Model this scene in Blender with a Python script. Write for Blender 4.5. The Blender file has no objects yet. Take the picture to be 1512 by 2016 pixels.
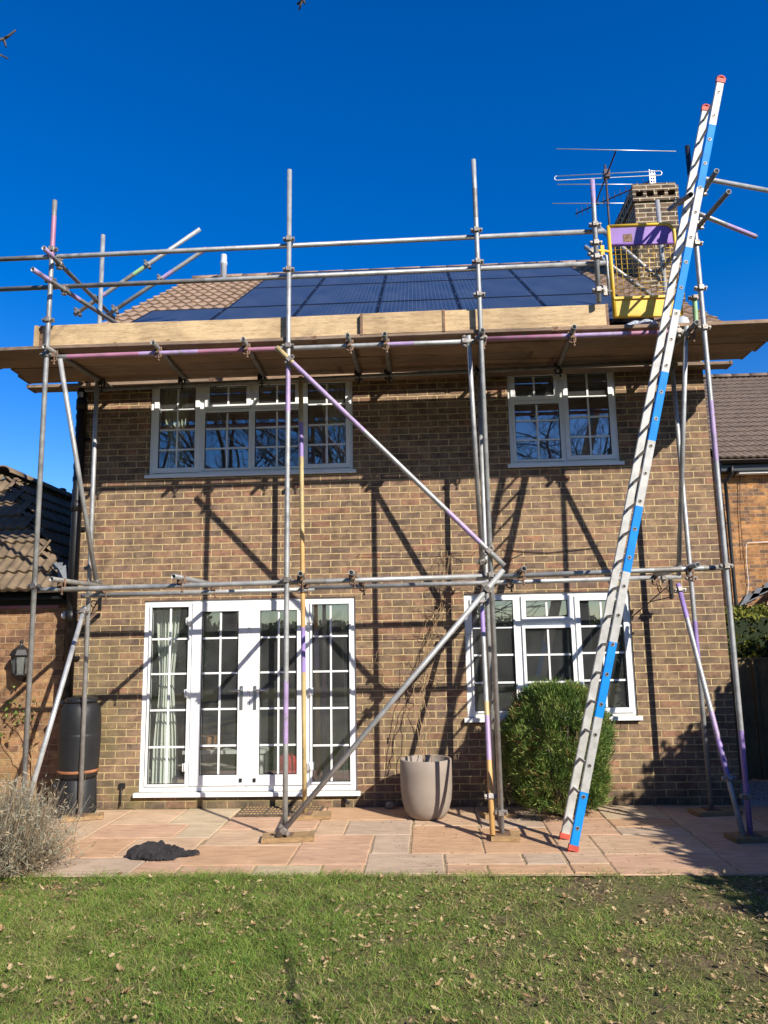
import bpy, bmesh, math, random
import numpy as np
from mathutils import Vector, Matrix, noise as mnoise
random.seed(7); RNG = np.random.default_rng(11)
sc = bpy.context.scene
COL = sc.collection
PI = math.pi
# ------------------------------------------------------------------ camera (solved from the brick courses and frames)
YAW, PITCH, ROLL, CD, CH = math.radians(2.75389663), math.radians(9.65126579), math.radians(-1.01748548), 8.51059271, 1.70710263
FPX = 1514.0
CAM = Vector((0, -CD, CH))
FW = Vector((-math.sin(YAW)*math.cos(PITCH), math.cos(YAW)*math.cos(PITCH), math.sin(PITCH)))
_r = Vector((math.cos(YAW), math.sin(YAW), 0)); _u = _r.cross(FW)
RT = _r*math.cos(ROLL)+_u*math.sin(ROLL); UP = _u*math.cos(ROLL)-_r*math.sin(ROLL)
def ray(x, y): return FW+RT*((x-756)/FPX)-UP*((y-1008)/FPX)
def at(x, y, Y): d = ray(x, y); return CAM+d*((Y-CAM.y)/d.y)      # point seen at photo pixel on the vertical plane Y
def gz(x, y, z=0.0): d = ray(x, y); return CAM+d*((z-CAM.z)/d.z)
def ax(x, y, X): d = ray(x, y); return CAM+d*((X-CAM.x)/d.x)
SUN = Vector((.863, -1, .867)).normalized()
# ------------------------------------------------------------------ materials
def mat(name):
    m = bpy.data.materials.new(name); m.use_nodes = True
    nt = m.node_tree; return m, nt, nt.nodes, nt.links, nt.nodes['Principled BSDF']
def N(nt, t, **kw):
    n = nt.nodes.new(t)
    for k, v in kw.items():
        if k.startswith('i_'):
            key = k[2:]; key = int(key) if key.isdigit() else key.replace('_', ' ')
            n.inputs[key].default_value = v
        else: setattr(n, k, v)
    return n
def rgb(c): return (c[0], c[1], c[2], 1)
def ramp(nt, stops, fac=None, interp='LINEAR'):
    r = nt.nodes.new('ShaderNodeValToRGB'); cr = r.color_ramp; cr.interpolation = interp
    while len(cr.elements) > 1: cr.elements.remove(cr.elements[-1])
    for i, (p, c) in enumerate(stops):
        e = cr.elements[0] if i == 0 else cr.elements.new(p)
        e.position = p; e.color = rgb(c) if len(c) == 3 else c
    if fac is not None: nt.links.new(fac, r.inputs[0])
    return r
def mix(nt, fac, a, b, blend='MIX'):
    m = nt.nodes.new('ShaderNodeMix'); m.data_type = 'RGBA'; m.blend_type = blend
    for s, v in ((0, fac), (6, a), (7, b)):
        if isinstance(v, (int, float)): m.inputs[s].default_value = v
        elif isinstance(v, tuple): m.inputs[s].default_value = rgb(v)
        else: nt.links.new(v, m.inputs[s])
    return m.outputs[2]
def bump(nt, h, b, strength=.5, dist=.01):
    n = N(nt, 'ShaderNodeBump'); n.inputs['Strength'].default_value = strength; n.inputs['Distance'].default_value = dist
    nt.links.new(h, n.inputs['Height']); nt.links.new(n.outputs[0], b.inputs['Normal'])
def mth(nt, op, a, b=None):
    n = nt.nodes.new('ShaderNodeMath'); n.operation = op
    for i, v in enumerate((a, b)):
        if v is None: continue
        if isinstance(v, (int, float)): n.inputs[i].default_value = v
        else: nt.links.new(v, n.inputs[i])
    return n.outputs[0]
def objco(nt, scale=(1, 1, 1)):
    t = N(nt, 'ShaderNodeTexCoord'); mp = N(nt, 'ShaderNodeMapping'); mp.inputs['Scale'].default_value = scale
    nt.links.new(t.outputs['Object'], mp.inputs[0]); return mp.outputs[0]
def noise(nt, co, scale, detail=4, rough=.55):
    n = N(nt, 'ShaderNodeTexNoise'); n.inputs['Scale'].default_value = scale; n.inputs['Detail'].default_value = detail; n.inputs['Roughness'].default_value = rough
    nt.links.new(co, n.inputs['Vector']); return n.outputs['Fac']

def simple(name, c, rough=.6, metal=0., var=.25, vscale=8, stretch=(1, 1, 1), bmp=.0, bscale=60, spec=.5, dark=None):
    m, nt, nd, lk, b = mat(name)
    co = objco(nt, stretch)
    f = noise(nt, co, vscale)
    d = dark or tuple(x*(1-var) for x in c)
    l = tuple(min(1, x*(1+var*.7)) for x in c)
    r = ramp(nt, [(.3, d), (.7, l)], f)
    lk.new(r.outputs[0], b.inputs['Base Color'])
    b.inputs['Roughness'].default_value = rough; b.inputs['Metallic'].default_value = metal
    b.inputs['Specular IOR Level'].default_value = spec
    if bmp: bump(nt, noise(nt, co, bscale), b, bmp, .01)
    return m

def brick_mat(name, cols, mortar, W=.225, Hh=.075, ms=.0062, moss=None, offx=0., offz=0., redbase=False):
    m, nt, nd, lk, b = mat(name)
    t = N(nt, 'ShaderNodeTexCoord'); s = N(nt, 'ShaderNodeSeparateXYZ'); lk.new(t.outputs['Object'], s.inputs[0])
    wob = N(nt, 'ShaderNodeTexNoise'); wob.inputs['Scale'].default_value = 7; lk.new(t.outputs['Object'], wob.inputs['Vector'])
    wob2 = N(nt, 'ShaderNodeTexNoise'); wob2.inputs['Scale'].default_value = 45; lk.new(t.outputs['Object'], wob2.inputs['Vector'])
    wz = mth(nt, 'ADD', mth(nt, 'MULTIPLY', mth(nt, 'SUBTRACT', wob.outputs['Fac'], .5), .012), mth(nt, 'MULTIPLY', mth(nt, 'SUBTRACT', wob2.outputs['Fac'], .5), .007))
    u = mth(nt, 'ADD', mth(nt, 'ADD', mth(nt, 'ADD', s.outputs[0], s.outputs[1]), offx), wz)
    v = mth(nt, 'ADD', mth(nt, 'ADD', s.outputs[2], offz), wz)
    c = N(nt, 'ShaderNodeCombineXYZ'); lk.new(u, c.inputs[0]); lk.new(v, c.inputs[1])
    bt = N(nt, 'ShaderNodeTexBrick'); lk.new(c.outputs[0], bt.inputs['Vector'])
    bt.offset = .5; bt.squash = 1
    bt.inputs['Color1'].default_value = (0, 0, 0, 1); bt.inputs['Color2'].default_value = (1, 1, 1, 1); bt.inputs['Mortar'].default_value = (.5, .5, .5, 1)
    for k, x in (('Scale', 1), ('Mortar Size', ms), ('Mortar Smooth', .25), ('Bias', 0), ('Brick Width', W), ('Row Height', Hh)): bt.inputs[k].default_value = x
    n = len(cols)
    cr = ramp(nt, [(i/n, c_) for i, c_ in enumerate(cols)], bt.outputs['Color'], 'CONSTANT')
    # mottling inside each brick, dark fire flecks
    f1 = noise(nt, t.outputs['Object'], 22, 6, .7)
    mot = ramp(nt, [(.25, (.55, .55, .55)), (.55, (1, 1, 1)), (.8, (1.35, 1.3, 1.2))], f1)
    colr = mix(nt, 1., cr.outputs[0], mot.outputs[0], 'MULTIPLY')
    burn = ramp(nt, [(.40, (.62, .60, .62)), (.56, (1.04, 1.03, 1.0)), (.70, (1.12, 1.02, .86))], noise(nt, t.outputs['Object'], 6.5, 3, .6))
    colr = mix(nt, .9, colr, burn.outputs[0], 'MULTIPLY')
    fl = noise(nt, t.outputs['Object'], 130, 3, .6)
    flr = ramp(nt, [(.30, (.35, .33, .32)), (.38, (1, 1, 1))], fl)
    colr = mix(nt, .7, colr, flr.outputs[0], 'MULTIPLY')
    big = noise(nt, t.outputs['Object'], .9, 4, .6)
    bigr = ramp(nt, [(.3, (.78, .78, .78)), (.7, (1.18, 1.16, 1.12))], big)
    colr = mix(nt, 1., colr, bigr.outputs[0], 'MULTIPLY')
    mc = ramp(nt, [(.3, tuple(x*.62 for x in mortar)), (.6, mortar)], noise(nt, t.outputs['Object'], 9, 5))
    col2 = mix(nt, bt.outputs['Fac'], colr, mc.outputs[0])
    if moss:
        zr = N(nt, 'ShaderNodeMapRange'); zr.inputs['From Min'].default_value = moss[0]; zr.inputs['From Max'].default_value = 0.; lk.new(s.outputs[2], zr.inputs[0])
        g = ramp(nt, [(.42, (0, 0, 0)), (.66, (1, 1, 1))], noise(nt, t.outputs['Object'], 1.5, 6, .65))
        xr = N(nt, 'ShaderNodeMapRange'); xr.inputs['From Min'].default_value = 1.6; xr.inputs['From Max'].default_value = -2.5; xr.inputs['To Min'].default_value = .25; lk.new(s.outputs[0], xr.inputs[0])
        fac = mth(nt, 'MULTIPLY', mth(nt, 'MULTIPLY', mth(nt, 'MULTIPLY', zr.outputs[0], g.outputs[0]), xr.outputs[0]), .75)
        col2 = mix(nt, fac, col2, moss[1])
        zz = N(nt, 'ShaderNodeMapRange'); zz.inputs['From Min'].default_value = .26; zz.inputs['From Max'].default_value = .0; lk.new(s.outputs[2], zz.inputs[0])
        st = mth(nt, 'MULTIPLY', zz.outputs[0], ramp(nt, [(.35, (0, 0, 0)), (.6, (1, 1, 1))], noise(nt, t.outputs['Object'], 5, 5)).outputs[0])
        col2 = mix(nt, mth(nt, 'MULTIPLY', st, .6), col2, (.05, .045, .035))
    lk.new(col2, b.inputs['Base Color']); b.inputs['Roughness'].default_value = .9; b.inputs['Specular IOR Level'].default_value = .25
    h = mth(nt, 'ADD', mth(nt, 'MULTIPLY', bt.outputs['Fac'], -1.), mth(nt, 'MULTIPLY', noise(nt, t.outputs['Object'], 60, 5, .65), .55))
    bump(nt, h, b, .8, .009)
    return m

M = {}
M['brick'] = brick_mat('house_brick', [(0.262, 0.174, 0.116), (0.241, 0.163, 0.110), (0.283, 0.174, 0.114), (0.224, 0.158, 0.110), (0.267, 0.184, 0.120), (0.294, 0.166, 0.110), (0.251, 0.174, 0.114), (0.192, 0.137, 0.102), (0.273, 0.187, 0.125), (0.256, 0.163, 0.114), (0.230, 0.153, 0.114)],
                       (.56, .425, .22), moss=(2.6, (.155, .14, .055)), ms=.0062)
M['brick_garage'] = brick_mat('garage_brick', [(.36, .215, .11), (.32, .18, .095), (.24, .135, .085), (.38, .235, .12), (.29, .165, .09), (.34, .19, .11)], (.40, .27, .15), offz=.02, moss=(1.2, (.22, .17, .06)))
M['brick_far'] = brick_mat('neighbour_brick', [(.40, .20, .08), (.34, .17, .075), (.27, .14, .075), (.44, .23, .10), (.20, .12, .08)], (.42, .29, .15))
M['brick_chimney'] = brick_mat('chimney_brick', [(.15, .105, .07), (.12, .085, .06), (.18, .125, .08), (.10, .075, .055)], (.52, .43, .30), ms=.010)

def galv(name, c, rough, metal, cem=.5, rust=.5):
    m, nt, nd, lk, b = mat(name); co = objco(nt)
    base = ramp(nt, [(.3, tuple(x*.66 for x in c)), (.55, c), (.75, tuple(x*1.25 for x in c))], noise(nt, co, 9, 6, .65))
    cm = ramp(nt, [(.63, (0, 0, 0)), (.70, (1, 1, 1))], noise(nt, co, 17, 6, .7)); rs = ramp(nt, [(.66, (0, 0, 0)), (.74, (1, 1, 1))], noise(nt, objco(nt, (1.3, 1.1, .9)), 12, 6, .7))
    col = mix(nt, mth(nt, 'MULTIPLY', cm.outputs[0], cem), base.outputs[0], (.50, .48, .44)); col = mix(nt, mth(nt, 'MULTIPLY', rs.outputs[0], rust), col, (.13, .085, .06))
    lk.new(col, b.inputs['Base Color']); b.inputs['Metallic'].default_value = metal; b.inputs['Roughness'].default_value = rough
    bump(nt, noise(nt, co, 40, 5), b, .15, .01); return m
M['galv'] = galv('galvanised_tube', (.36, .365, .36), .5, .35)
M['galv_dark'] = galv('weathered_tube', (.23, .22, .20), .6, .3, .4, .7)
M['galv_bright'] = galv('new_galvanised_tube', (.55, .57, .58), .38, .5, .2, .2)
def paint(name, c, chip=.62):
    m, nt, nd, lk, b = mat(name)
    co = objco(nt); f = noise(nt, co, 26, 6, .7)
    r = ramp(nt, [(chip-.03, c), (chip+.03, (.25, .24, .22))], f)
    v = ramp(nt, [(.3, (.75, .75, .75)), (.7, (1.1, 1.1, 1.1))], noise(nt, co, 6))
    lk.new(mix(nt, 1., r.outputs[0], v.outputs[0], 'MULTIPLY'), b.inputs['Base Color']); b.inputs['Roughness'].default_value = .5
    return m
M['purple'] = paint('purple_paint', (.30, .21, .50))
M['mauve'] = paint('mauve_paint', (.38, .27, .47), .58)
M['pink'] = paint('pink_paint', (.40, .17, .26), .6)
M['yellow_worn'] = paint('worn_yellow_paint', (.50, .38, .17), .6)
M['orange_worn'] = paint('ochre_paint', (.55, .33, .12), .68)
M['greenband'] = paint('pale_green_paint', (.30, .5, .25), .7)
M['gate_yellow'] = paint('gate_yellow', (.80, .50, .045), .74)
M['gate_purple'] = paint('gate_purple', (.23, .11, .42), .68)
M['rust'] = simple('rusty_steel', (.20, .12, .075), .75, .3, .5, 30, bmp=.3)
M['clamp'] = simple('clamp_steel', (.30, .27, .24), .55, .6, .5, 20, bmp=.2)
def wood(name, c, dark, stretch, rough=.8, lines=18):
    m, nt, nd, lk, b = mat(name)
    co = objco(nt, stretch)
    w = noise(nt, co, 5, 8, .62)
    r = ramp(nt, [(.28, dark), (.5, c), (.75, tuple(min(1, x*1.22) for x in c))], w)
    fine = ramp(nt, [(.36, (.62, .58, .52)), (.5, (1, 1, 1))], noise(nt, co, lines, 4, .7))
    stain = ramp(nt, [(.32, (.66, .64, .6)), (.6, (1.05, 1.04, 1.0))], noise(nt, objco(nt), 1.6, 5, .6))
    knots = N(nt, 'ShaderNodeTexVoronoi'); knots.inputs['Scale'].default_value = 3.2; lk.new(objco(nt, (1, 1, 2.2)), knots.inputs['Vector'])
    kr = ramp(nt, [(.03, (.42, .3, .2)), (.075, (1, 1, 1))], knots.outputs['Distance'])
    c2 = mix(nt, 1., mix(nt, 1., mix(nt, .8, r.outputs[0], fine.outputs[0], 'MULTIPLY'), stain.outputs[0], 'MULTIPLY'), kr.outputs[0], 'MULTIPLY')
    lk.new(c2, b.inputs['Base Color']); b.inputs['Roughness'].default_value = rough
    bump(nt, w, b, .35, .006)
    return m
M['toe'] = wood('toe_board_wood', (.56, .41, .235), (.40, .27, .15), (.9, 9, 9))
M['toe_worn'] = wood('worn_board_wood', (.50, .355, .20), (.34, .225, .13), (.9, 9, 9))
M['deck'] = wood('deck_board_wood', (.30, .20, .13), (.19, .125, .082), (.8, 8, 8))
M['deck2'] = wood('deck_board_wood_grey', (.24, .17, .12), (.155, .108, .076), (.8, 8, 8))
M['sole'] = wood('sole_board_wood', (.36, .235, .115), (.22, .145, .075), (3, 9, 9))
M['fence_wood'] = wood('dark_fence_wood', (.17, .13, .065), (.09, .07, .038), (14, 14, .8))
M['upvc'] = simple('white_upvc', (.80, .81, .80), .28, 0, .03, 3)
M['black_plastic'] = simple('black_plastic', (.014, .015, .017), .38, 0, .3, 5)
M['black_gloss'] = simple('black_gutter', (.008, .008, .009), .5, 0, .2, 5)
M['butt'] = simple('water_butt_plastic', (.012, .013, .015), .5, 0, .35, 6, bmp=.05, bscale=20)
M['alu'] = simple('ladder_aluminium', (.47, .465, .44), .55, .2, .22, 11, (1, 1, 1))
M['blue'] = simple('blue_ladder_paint', (.004, .235, .72), .6, 0, .14, 9, spec=.25)
M['redcap'] = simple('red_rubber', (.52, .08, .05), .6, 0, .3, 20)
M['lead'] = simple('lead_flashing', (.13, .145, .165), .7, .1, .3, 12, bmp=.2)
M['antenna'] = simple('antenna_aluminium', (.62, .62, .62), .4, .6, .1)
M['antenna_dark'] = simple('antenna_mast', (.055, .035, .04), .6, .2, .3)
M['pipe_grey'] = simple('grey_vent_plastic', (.42, .45, .50), .5, 0, .1)
M['terrazzo'] = simple('warm_grey_pot', (.275, .228, .187), .8, 0, .1, 6, bmp=.15, bscale=180)
M['soil'] = simple('soil', (.075, .05, .032), .95, 0, .5, 14, bmp=.8, bscale=25)
M['cloth'] = simple('charcoal_cloth', (.028, .026, .028), .95, 0, .35, 25, bmp=.4, bscale=120, spec=.2)
M['mat'] = simple('coir_mat', (.10, .072, .045), .95, 0, .6, 40, bmp=.8, bscale=90)
M['curtain'] = simple('white_curtain', (.78, .80, .72), .9, 0, .06, 3)
M['curtain_green'] = simple('sage_curtain', (.50, .52, .40), .9, 0, .08, 3)
M['room'] = simple('room_paint', (.55, .54, .51), .9, 0, .08, 1)
M['carpet'] = simple('room_carpet', (.42, .38, .33), .95, 0, .12, 12)
M['basket'] = simple('wicker', (.36, .17, .08), .8, 0, .3, 30)
M['red'] = simple('red_fabric', (.5, .03, .03), .8)
M['white_paint'] = simple('white_paint', (.75, .75, .72), .6, 0, .06)
M['steel'] = simple('brushed_handle', (.55, .55, .54), .3, .9, .05)
M['iron'] = simple('black_iron', (.018, .018, .02), .5, .2, .3)
M['strap'] = simple('rusty_strap', (.30, .12, .05), .7, 0, .4)
M['lantern_glass'] = simple('lantern_glass', (.14, .15, .14), .12, 0, .3, 20)
M['stone'] = simple('pebble_stone', (.30, .24, .17), .9, 0, .4, 30, bmp=.5)
M['rag'] = simple('pale_sheet', (.42, .46, .52), .8, 0, .2, 6)
M['bark'] = simple('oak_bark', (.075, .060, .048), .95, 0, .4, 10, bmp=.6, bscale=30)
M['twig'] = simple('dry_stem', (.32, .21, .11), .9, 0, .35, 15)
M['green_stem'] = simple('green_stem', (.16, .17, .07), .8, 0, .3, 15)
M['fascia'] = simple('fascia_white', (.62, .61, .57), .5)
def glass():
    m = bpy.data.materials.new('window_glass'); m.use_nodes = True; nt = m.node_tree; nt.nodes.clear()
    o = N(nt, 'ShaderNodeOutputMaterial'); g = N(nt, 'ShaderNodeBsdfGlossy'); g.inputs['Roughness'].default_value = .0; g.inputs['Color'].default_value = (1, 1, 1, 1)
    t = N(nt, 'ShaderNodeBsdfTransparent'); t.inputs['Color'].default_value = (.80, .84, .82, 1)
    fr = N(nt, 'ShaderNodeFresnel'); ge = N(nt, 'ShaderNodeNewGeometry'); nt.links.new(mth(nt, 'ADD', mth(nt, 'MULTIPLY', ge.outputs['Backfacing'], 1/2.8-2.8), 2.8), fr.inputs['IOR'])
    co = objco(nt); bp = N(nt, 'ShaderNodeBump'); bp.inputs['Strength'].default_value = .02; bp.inputs['Distance'].default_value = .02
    nt.links.new(noise(nt, co, 2.2, 1), bp.inputs['Height']); nt.links.new(bp.outputs[0], g.inputs['Normal'])
    mx = N(nt, 'ShaderNodeMixShader'); nt.links.new(fr.outputs[0], mx.inputs[0]); nt.links.new(t.outputs[0], mx.inputs[1]); nt.links.new(g.outputs[0], mx.inputs[2]); df = N(nt, 'ShaderNodeBsdfDiffuse'); df.inputs['Color'].default_value = (.75, .78, .78, 1); m2 = N(nt, 'ShaderNodeMixShader'); dn = ramp(nt, [(.3, (.025, .025, .025)), (.75, (.06, .06, .06))], noise(nt, co, 3.5, 4)); nt.links.new(dn.outputs[0], m2.inputs[0]); nt.links.new(mx.outputs[0], m2.inputs[1]); nt.links.new(df.outputs[0], m2.inputs[2]); nt.links.new(m2.outputs[0], o.inputs[0])
    return m
M['glass'] = glass()
def tile_mat(name, c, c2, lich=(.34, .32, .26), wet=.55):
    m, nt, nd, lk, b = mat(name)
    co = objco(nt)
    vo = N(nt, 'ShaderNodeTexVoronoi'); vo.inputs['Scale'].default_value = 3.4; lk.new(co, vo.inputs['Vector'])
    base = mix(nt, mth(nt, 'MULTIPLY', vo.outputs['Color'], 1.0), c, c2)
    n1 = ramp(nt, [(.3, (.6, .58, .55)), (.62, (1.1, 1.08, 1.05))], noise(nt, co, 7, 6, .65))
    col = mix(nt, 1., base, n1.outputs[0], 'MULTIPLY')
    l = ramp(nt, [(.60, (0, 0, 0)), (.70, (1, 1, 1))], noise(nt, co, 17, 5, .6))
    col = mix(nt, mth(nt, 'MULTIPLY', l.outputs[0], wet), col, lich)
    lk.new(col, b.inputs['Base Color']); b.inputs['Roughness'].default_value = .85; bump(nt, noise(nt, co, 45, 4), b, .35, .008)
    return m
M['tile'] = tile_mat('brown_roof_tile', (.30, .205, .14), (.24, .165, .115), (.42, .37, .30))
M['tile_garage'] = tile_mat('garage_roof_tile', (.185, .135, .085), (.145, .105, .068), (.17, .16, .065))
M['tile_far'] = tile_mat('dark_roof_tile', (.160, .115, .085), (.120, .088, .068), (.24, .21, .19))
def solar():
    m, nt, nd, lk, b = mat('solar_cells')
    t = N(nt, 'ShaderNodeTexCoord'); s = N(nt, 'ShaderNodeSeparateXYZ'); lk.new(t.outputs['Object'], s.inputs[0])
    def lines(o, per, w):
        f = mth(nt, 'FRACT', mth(nt, 'DIVIDE', mth(nt, 'ADD', o, 10.0), per)); return mth(nt, 'LESS_THAN', f, w/per)
    li = mth(nt, 'MULTIPLY', lines(s.outputs[0], .0525, .006), .38)
    li2 = mth(nt, 'MULTIPLY', lines(s.outputs[1], .172, .004), .25)
    dust = ramp(nt, [(.35, (.018, .032, .062)), (.75, (.045, .060, .095))], noise(nt, objco(nt, (1.2, .5, 1)), 2.5, 6, .6))
    lk.new(mix(nt, mth(nt, 'MAXIMUM', li, li2), dust.outputs[0], (.16, .18, .23)), b.inputs['Base Color'])
    b.inputs['Roughness'].default_value = .32; b.inputs['Specular IOR Level'].default_value = .4
    return m
M['solar'] = solar()
M['solar_frame'] = simple('black_frame', (.012, .012, .015), .4, .3, .1)
def slab(name, c, c2):
    m, nt, nd, lk, b = mat(name)
    co = objco(nt); f = noise(nt, co, 2.3, 7, .62)
    r = ramp(nt, [(.28, c2), (.52, c), (.75, tuple(min(1, x*1.15) for x in c))], f)
    rip = noise(nt, objco(nt, (1.2, 6, 1)), 4, 6, .6)
    rr = ramp(nt, [(.3, (.78, .76, .74)), (.6, (1.06, 1.05, 1.04))], rip)
    col = mix(nt, 1., r.outputs[0], rr.outputs[0], 'MULTIPLY')
    st = ramp(nt, [(.30, (.55, .52, .48)), (.40, (1, 1, 1))], noise(nt, co, 6, 6, .7))
    col = mix(nt, .6, col, st.outputs[0], 'MULTIPLY')
    sp = ramp(nt, [(.27, (.30, .24, .2)), (.33, (1, 1, 1))], noise(nt, co, 38, 3, .6))
    col = mix(nt, .8, col, sp.outputs[0], 'MULTIPLY')
    lk.new(col, b.inputs['Base Color']); b.inputs['Roughness'].default_value = .8; b.inputs['Specular IOR Level'].default_value = .3
    bump(nt, mth(nt, 'ADD', rip, mth(nt, 'MULTIPLY', noise(nt, co, 55, 4), .3)), b, .4, .01)
    return m
M['slab1'] = slab('pink_sandstone', (0.485, 0.312, 0.207), (0.410, 0.254, 0.163))
M['slab2'] = slab('buff_sandstone', (0.490, 0.346, 0.229), (0.430, 0.288, 0.185))
M['slab3'] = slab('grey_sandstone', (0.435, 0.331, 0.242), (0.380, 0.283, 0.207))
M['slab4'] = slab('orange_sandstone', (0.475, 0.302, 0.180), (0.430, 0.269, 0.163))
M['slab5'] = slab('pale_green_sandstone', (0.455, 0.360, 0.242), (0.410, 0.326, 0.224))
M['joint'] = simple('sand_joint', (.36, .27, .155), .95, 0, .45, 20, bmp=.6)
def lawn_soil():
    m, nt, nd, lk, b = mat('lawn_soil')
    co = objco(nt)
    far = ramp(nt, [(.35, (.06, .085, .022)), (.65, (.13, .145, .045))], noise(nt, co, 22, 6, .7))
    soil = ramp(nt, [(.35, (.06, .045, .026)), (.62, (.17, .13, .075))], noise(nt, co, 16, 6, .65))
    fac = ramp(nt, [(.40, (0, 0, 0)), (.60, (1, 1, 1))], noise(nt, co, 2.2, 5, .65))
    lk.new(mix(nt, mth(nt, 'MULTIPLY', fac.outputs[0], .85), soil.outputs[0], far.outputs[0]), b.inputs['Base Color']); b.inputs['Roughness'].default_value = 1.
    b.inputs['Specular IOR Level'].default_value = .1
    bump(nt, noise(nt, co, 40, 5), b, .8, .02)
    return m
M['lawn'] = lawn_soil()
def leafm(name, c, trans=.25, rough=.65, var=.25):
    m, nt, nd, lk, b = mat(name)
    g = N(nt, 'ShaderNodeObjectInfo'); co = objco(nt)
    r = ramp(nt, [(.3, tuple(x*(1-var) for x in c)), (.7, tuple(x*(1+var) for x in c))], noise(nt, co, 5, 3))
    lk.new(r.outputs[0], b.inputs['Base Color']); b.inputs['Roughness'].default_value = rough; b.inputs['Specular IOR Level'].default_value = .25
    tr = N(nt, 'ShaderNodeBsdfTranslucent'); lk.new(r.outputs[0], tr.inputs[0])
    mx = N(nt, 'ShaderNodeMixShader'); mx.inputs[0].default_value = trans
    lk.new(b.outputs[0], mx.inputs[1]); lk.new(tr.outputs[0], mx.inputs[2]); lk.new(mx.outputs[0], nd['Material Output'].inputs[0])
    return m
M['g1'] = leafm('grass_green', (.165, .265, .042)); M['g2'] = leafm('grass_mid', (.225, .285, .06)); M['g3'] = leafm('grass_yellow', (.34, .32, .105)); M['g4'] = leafm('grass_straw', (.40, .32, .17)); M['g5'] = leafm('grass_deep', (.115, .215, .036))
M['lf1'] = leafm('dead_oak_leaf', (.37, .265, .14), .15); M['lf2'] = leafm('dead_leaf_dark', (.29, .185, .09), .15); M['lf3'] = leafm('dead_leaf_pale', (.47, .36, .20), .15)
M['c1'] = leafm('conifer_green', (.13, .215, .045)); M['c2'] = leafm('conifer_tip', (.26, .32, .085)); M['c3'] = leafm('conifer_dark', (.055, .11, .025)); M['c4'] = leafm('conifer_dead', (.20, .115, .05))
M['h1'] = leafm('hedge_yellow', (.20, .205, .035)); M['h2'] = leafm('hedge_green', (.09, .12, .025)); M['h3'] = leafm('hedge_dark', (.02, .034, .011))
M['lv1'] = leafm('lavender_grey', (.36, .29, .205)); M['lv2'] = leafm('lavender_straw', (.46, .36, .23)); M['lv3'] = leafm('lavender_dark', (.20, .145, .09)); M['lv4'] = leafm('lavender_leaf', (.27, .28, .215))
M['gravel'] = simple('pale_gravel', (.36, .34, .31), .9, 0, .6, 30, bmp=1., bscale=35)
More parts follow.
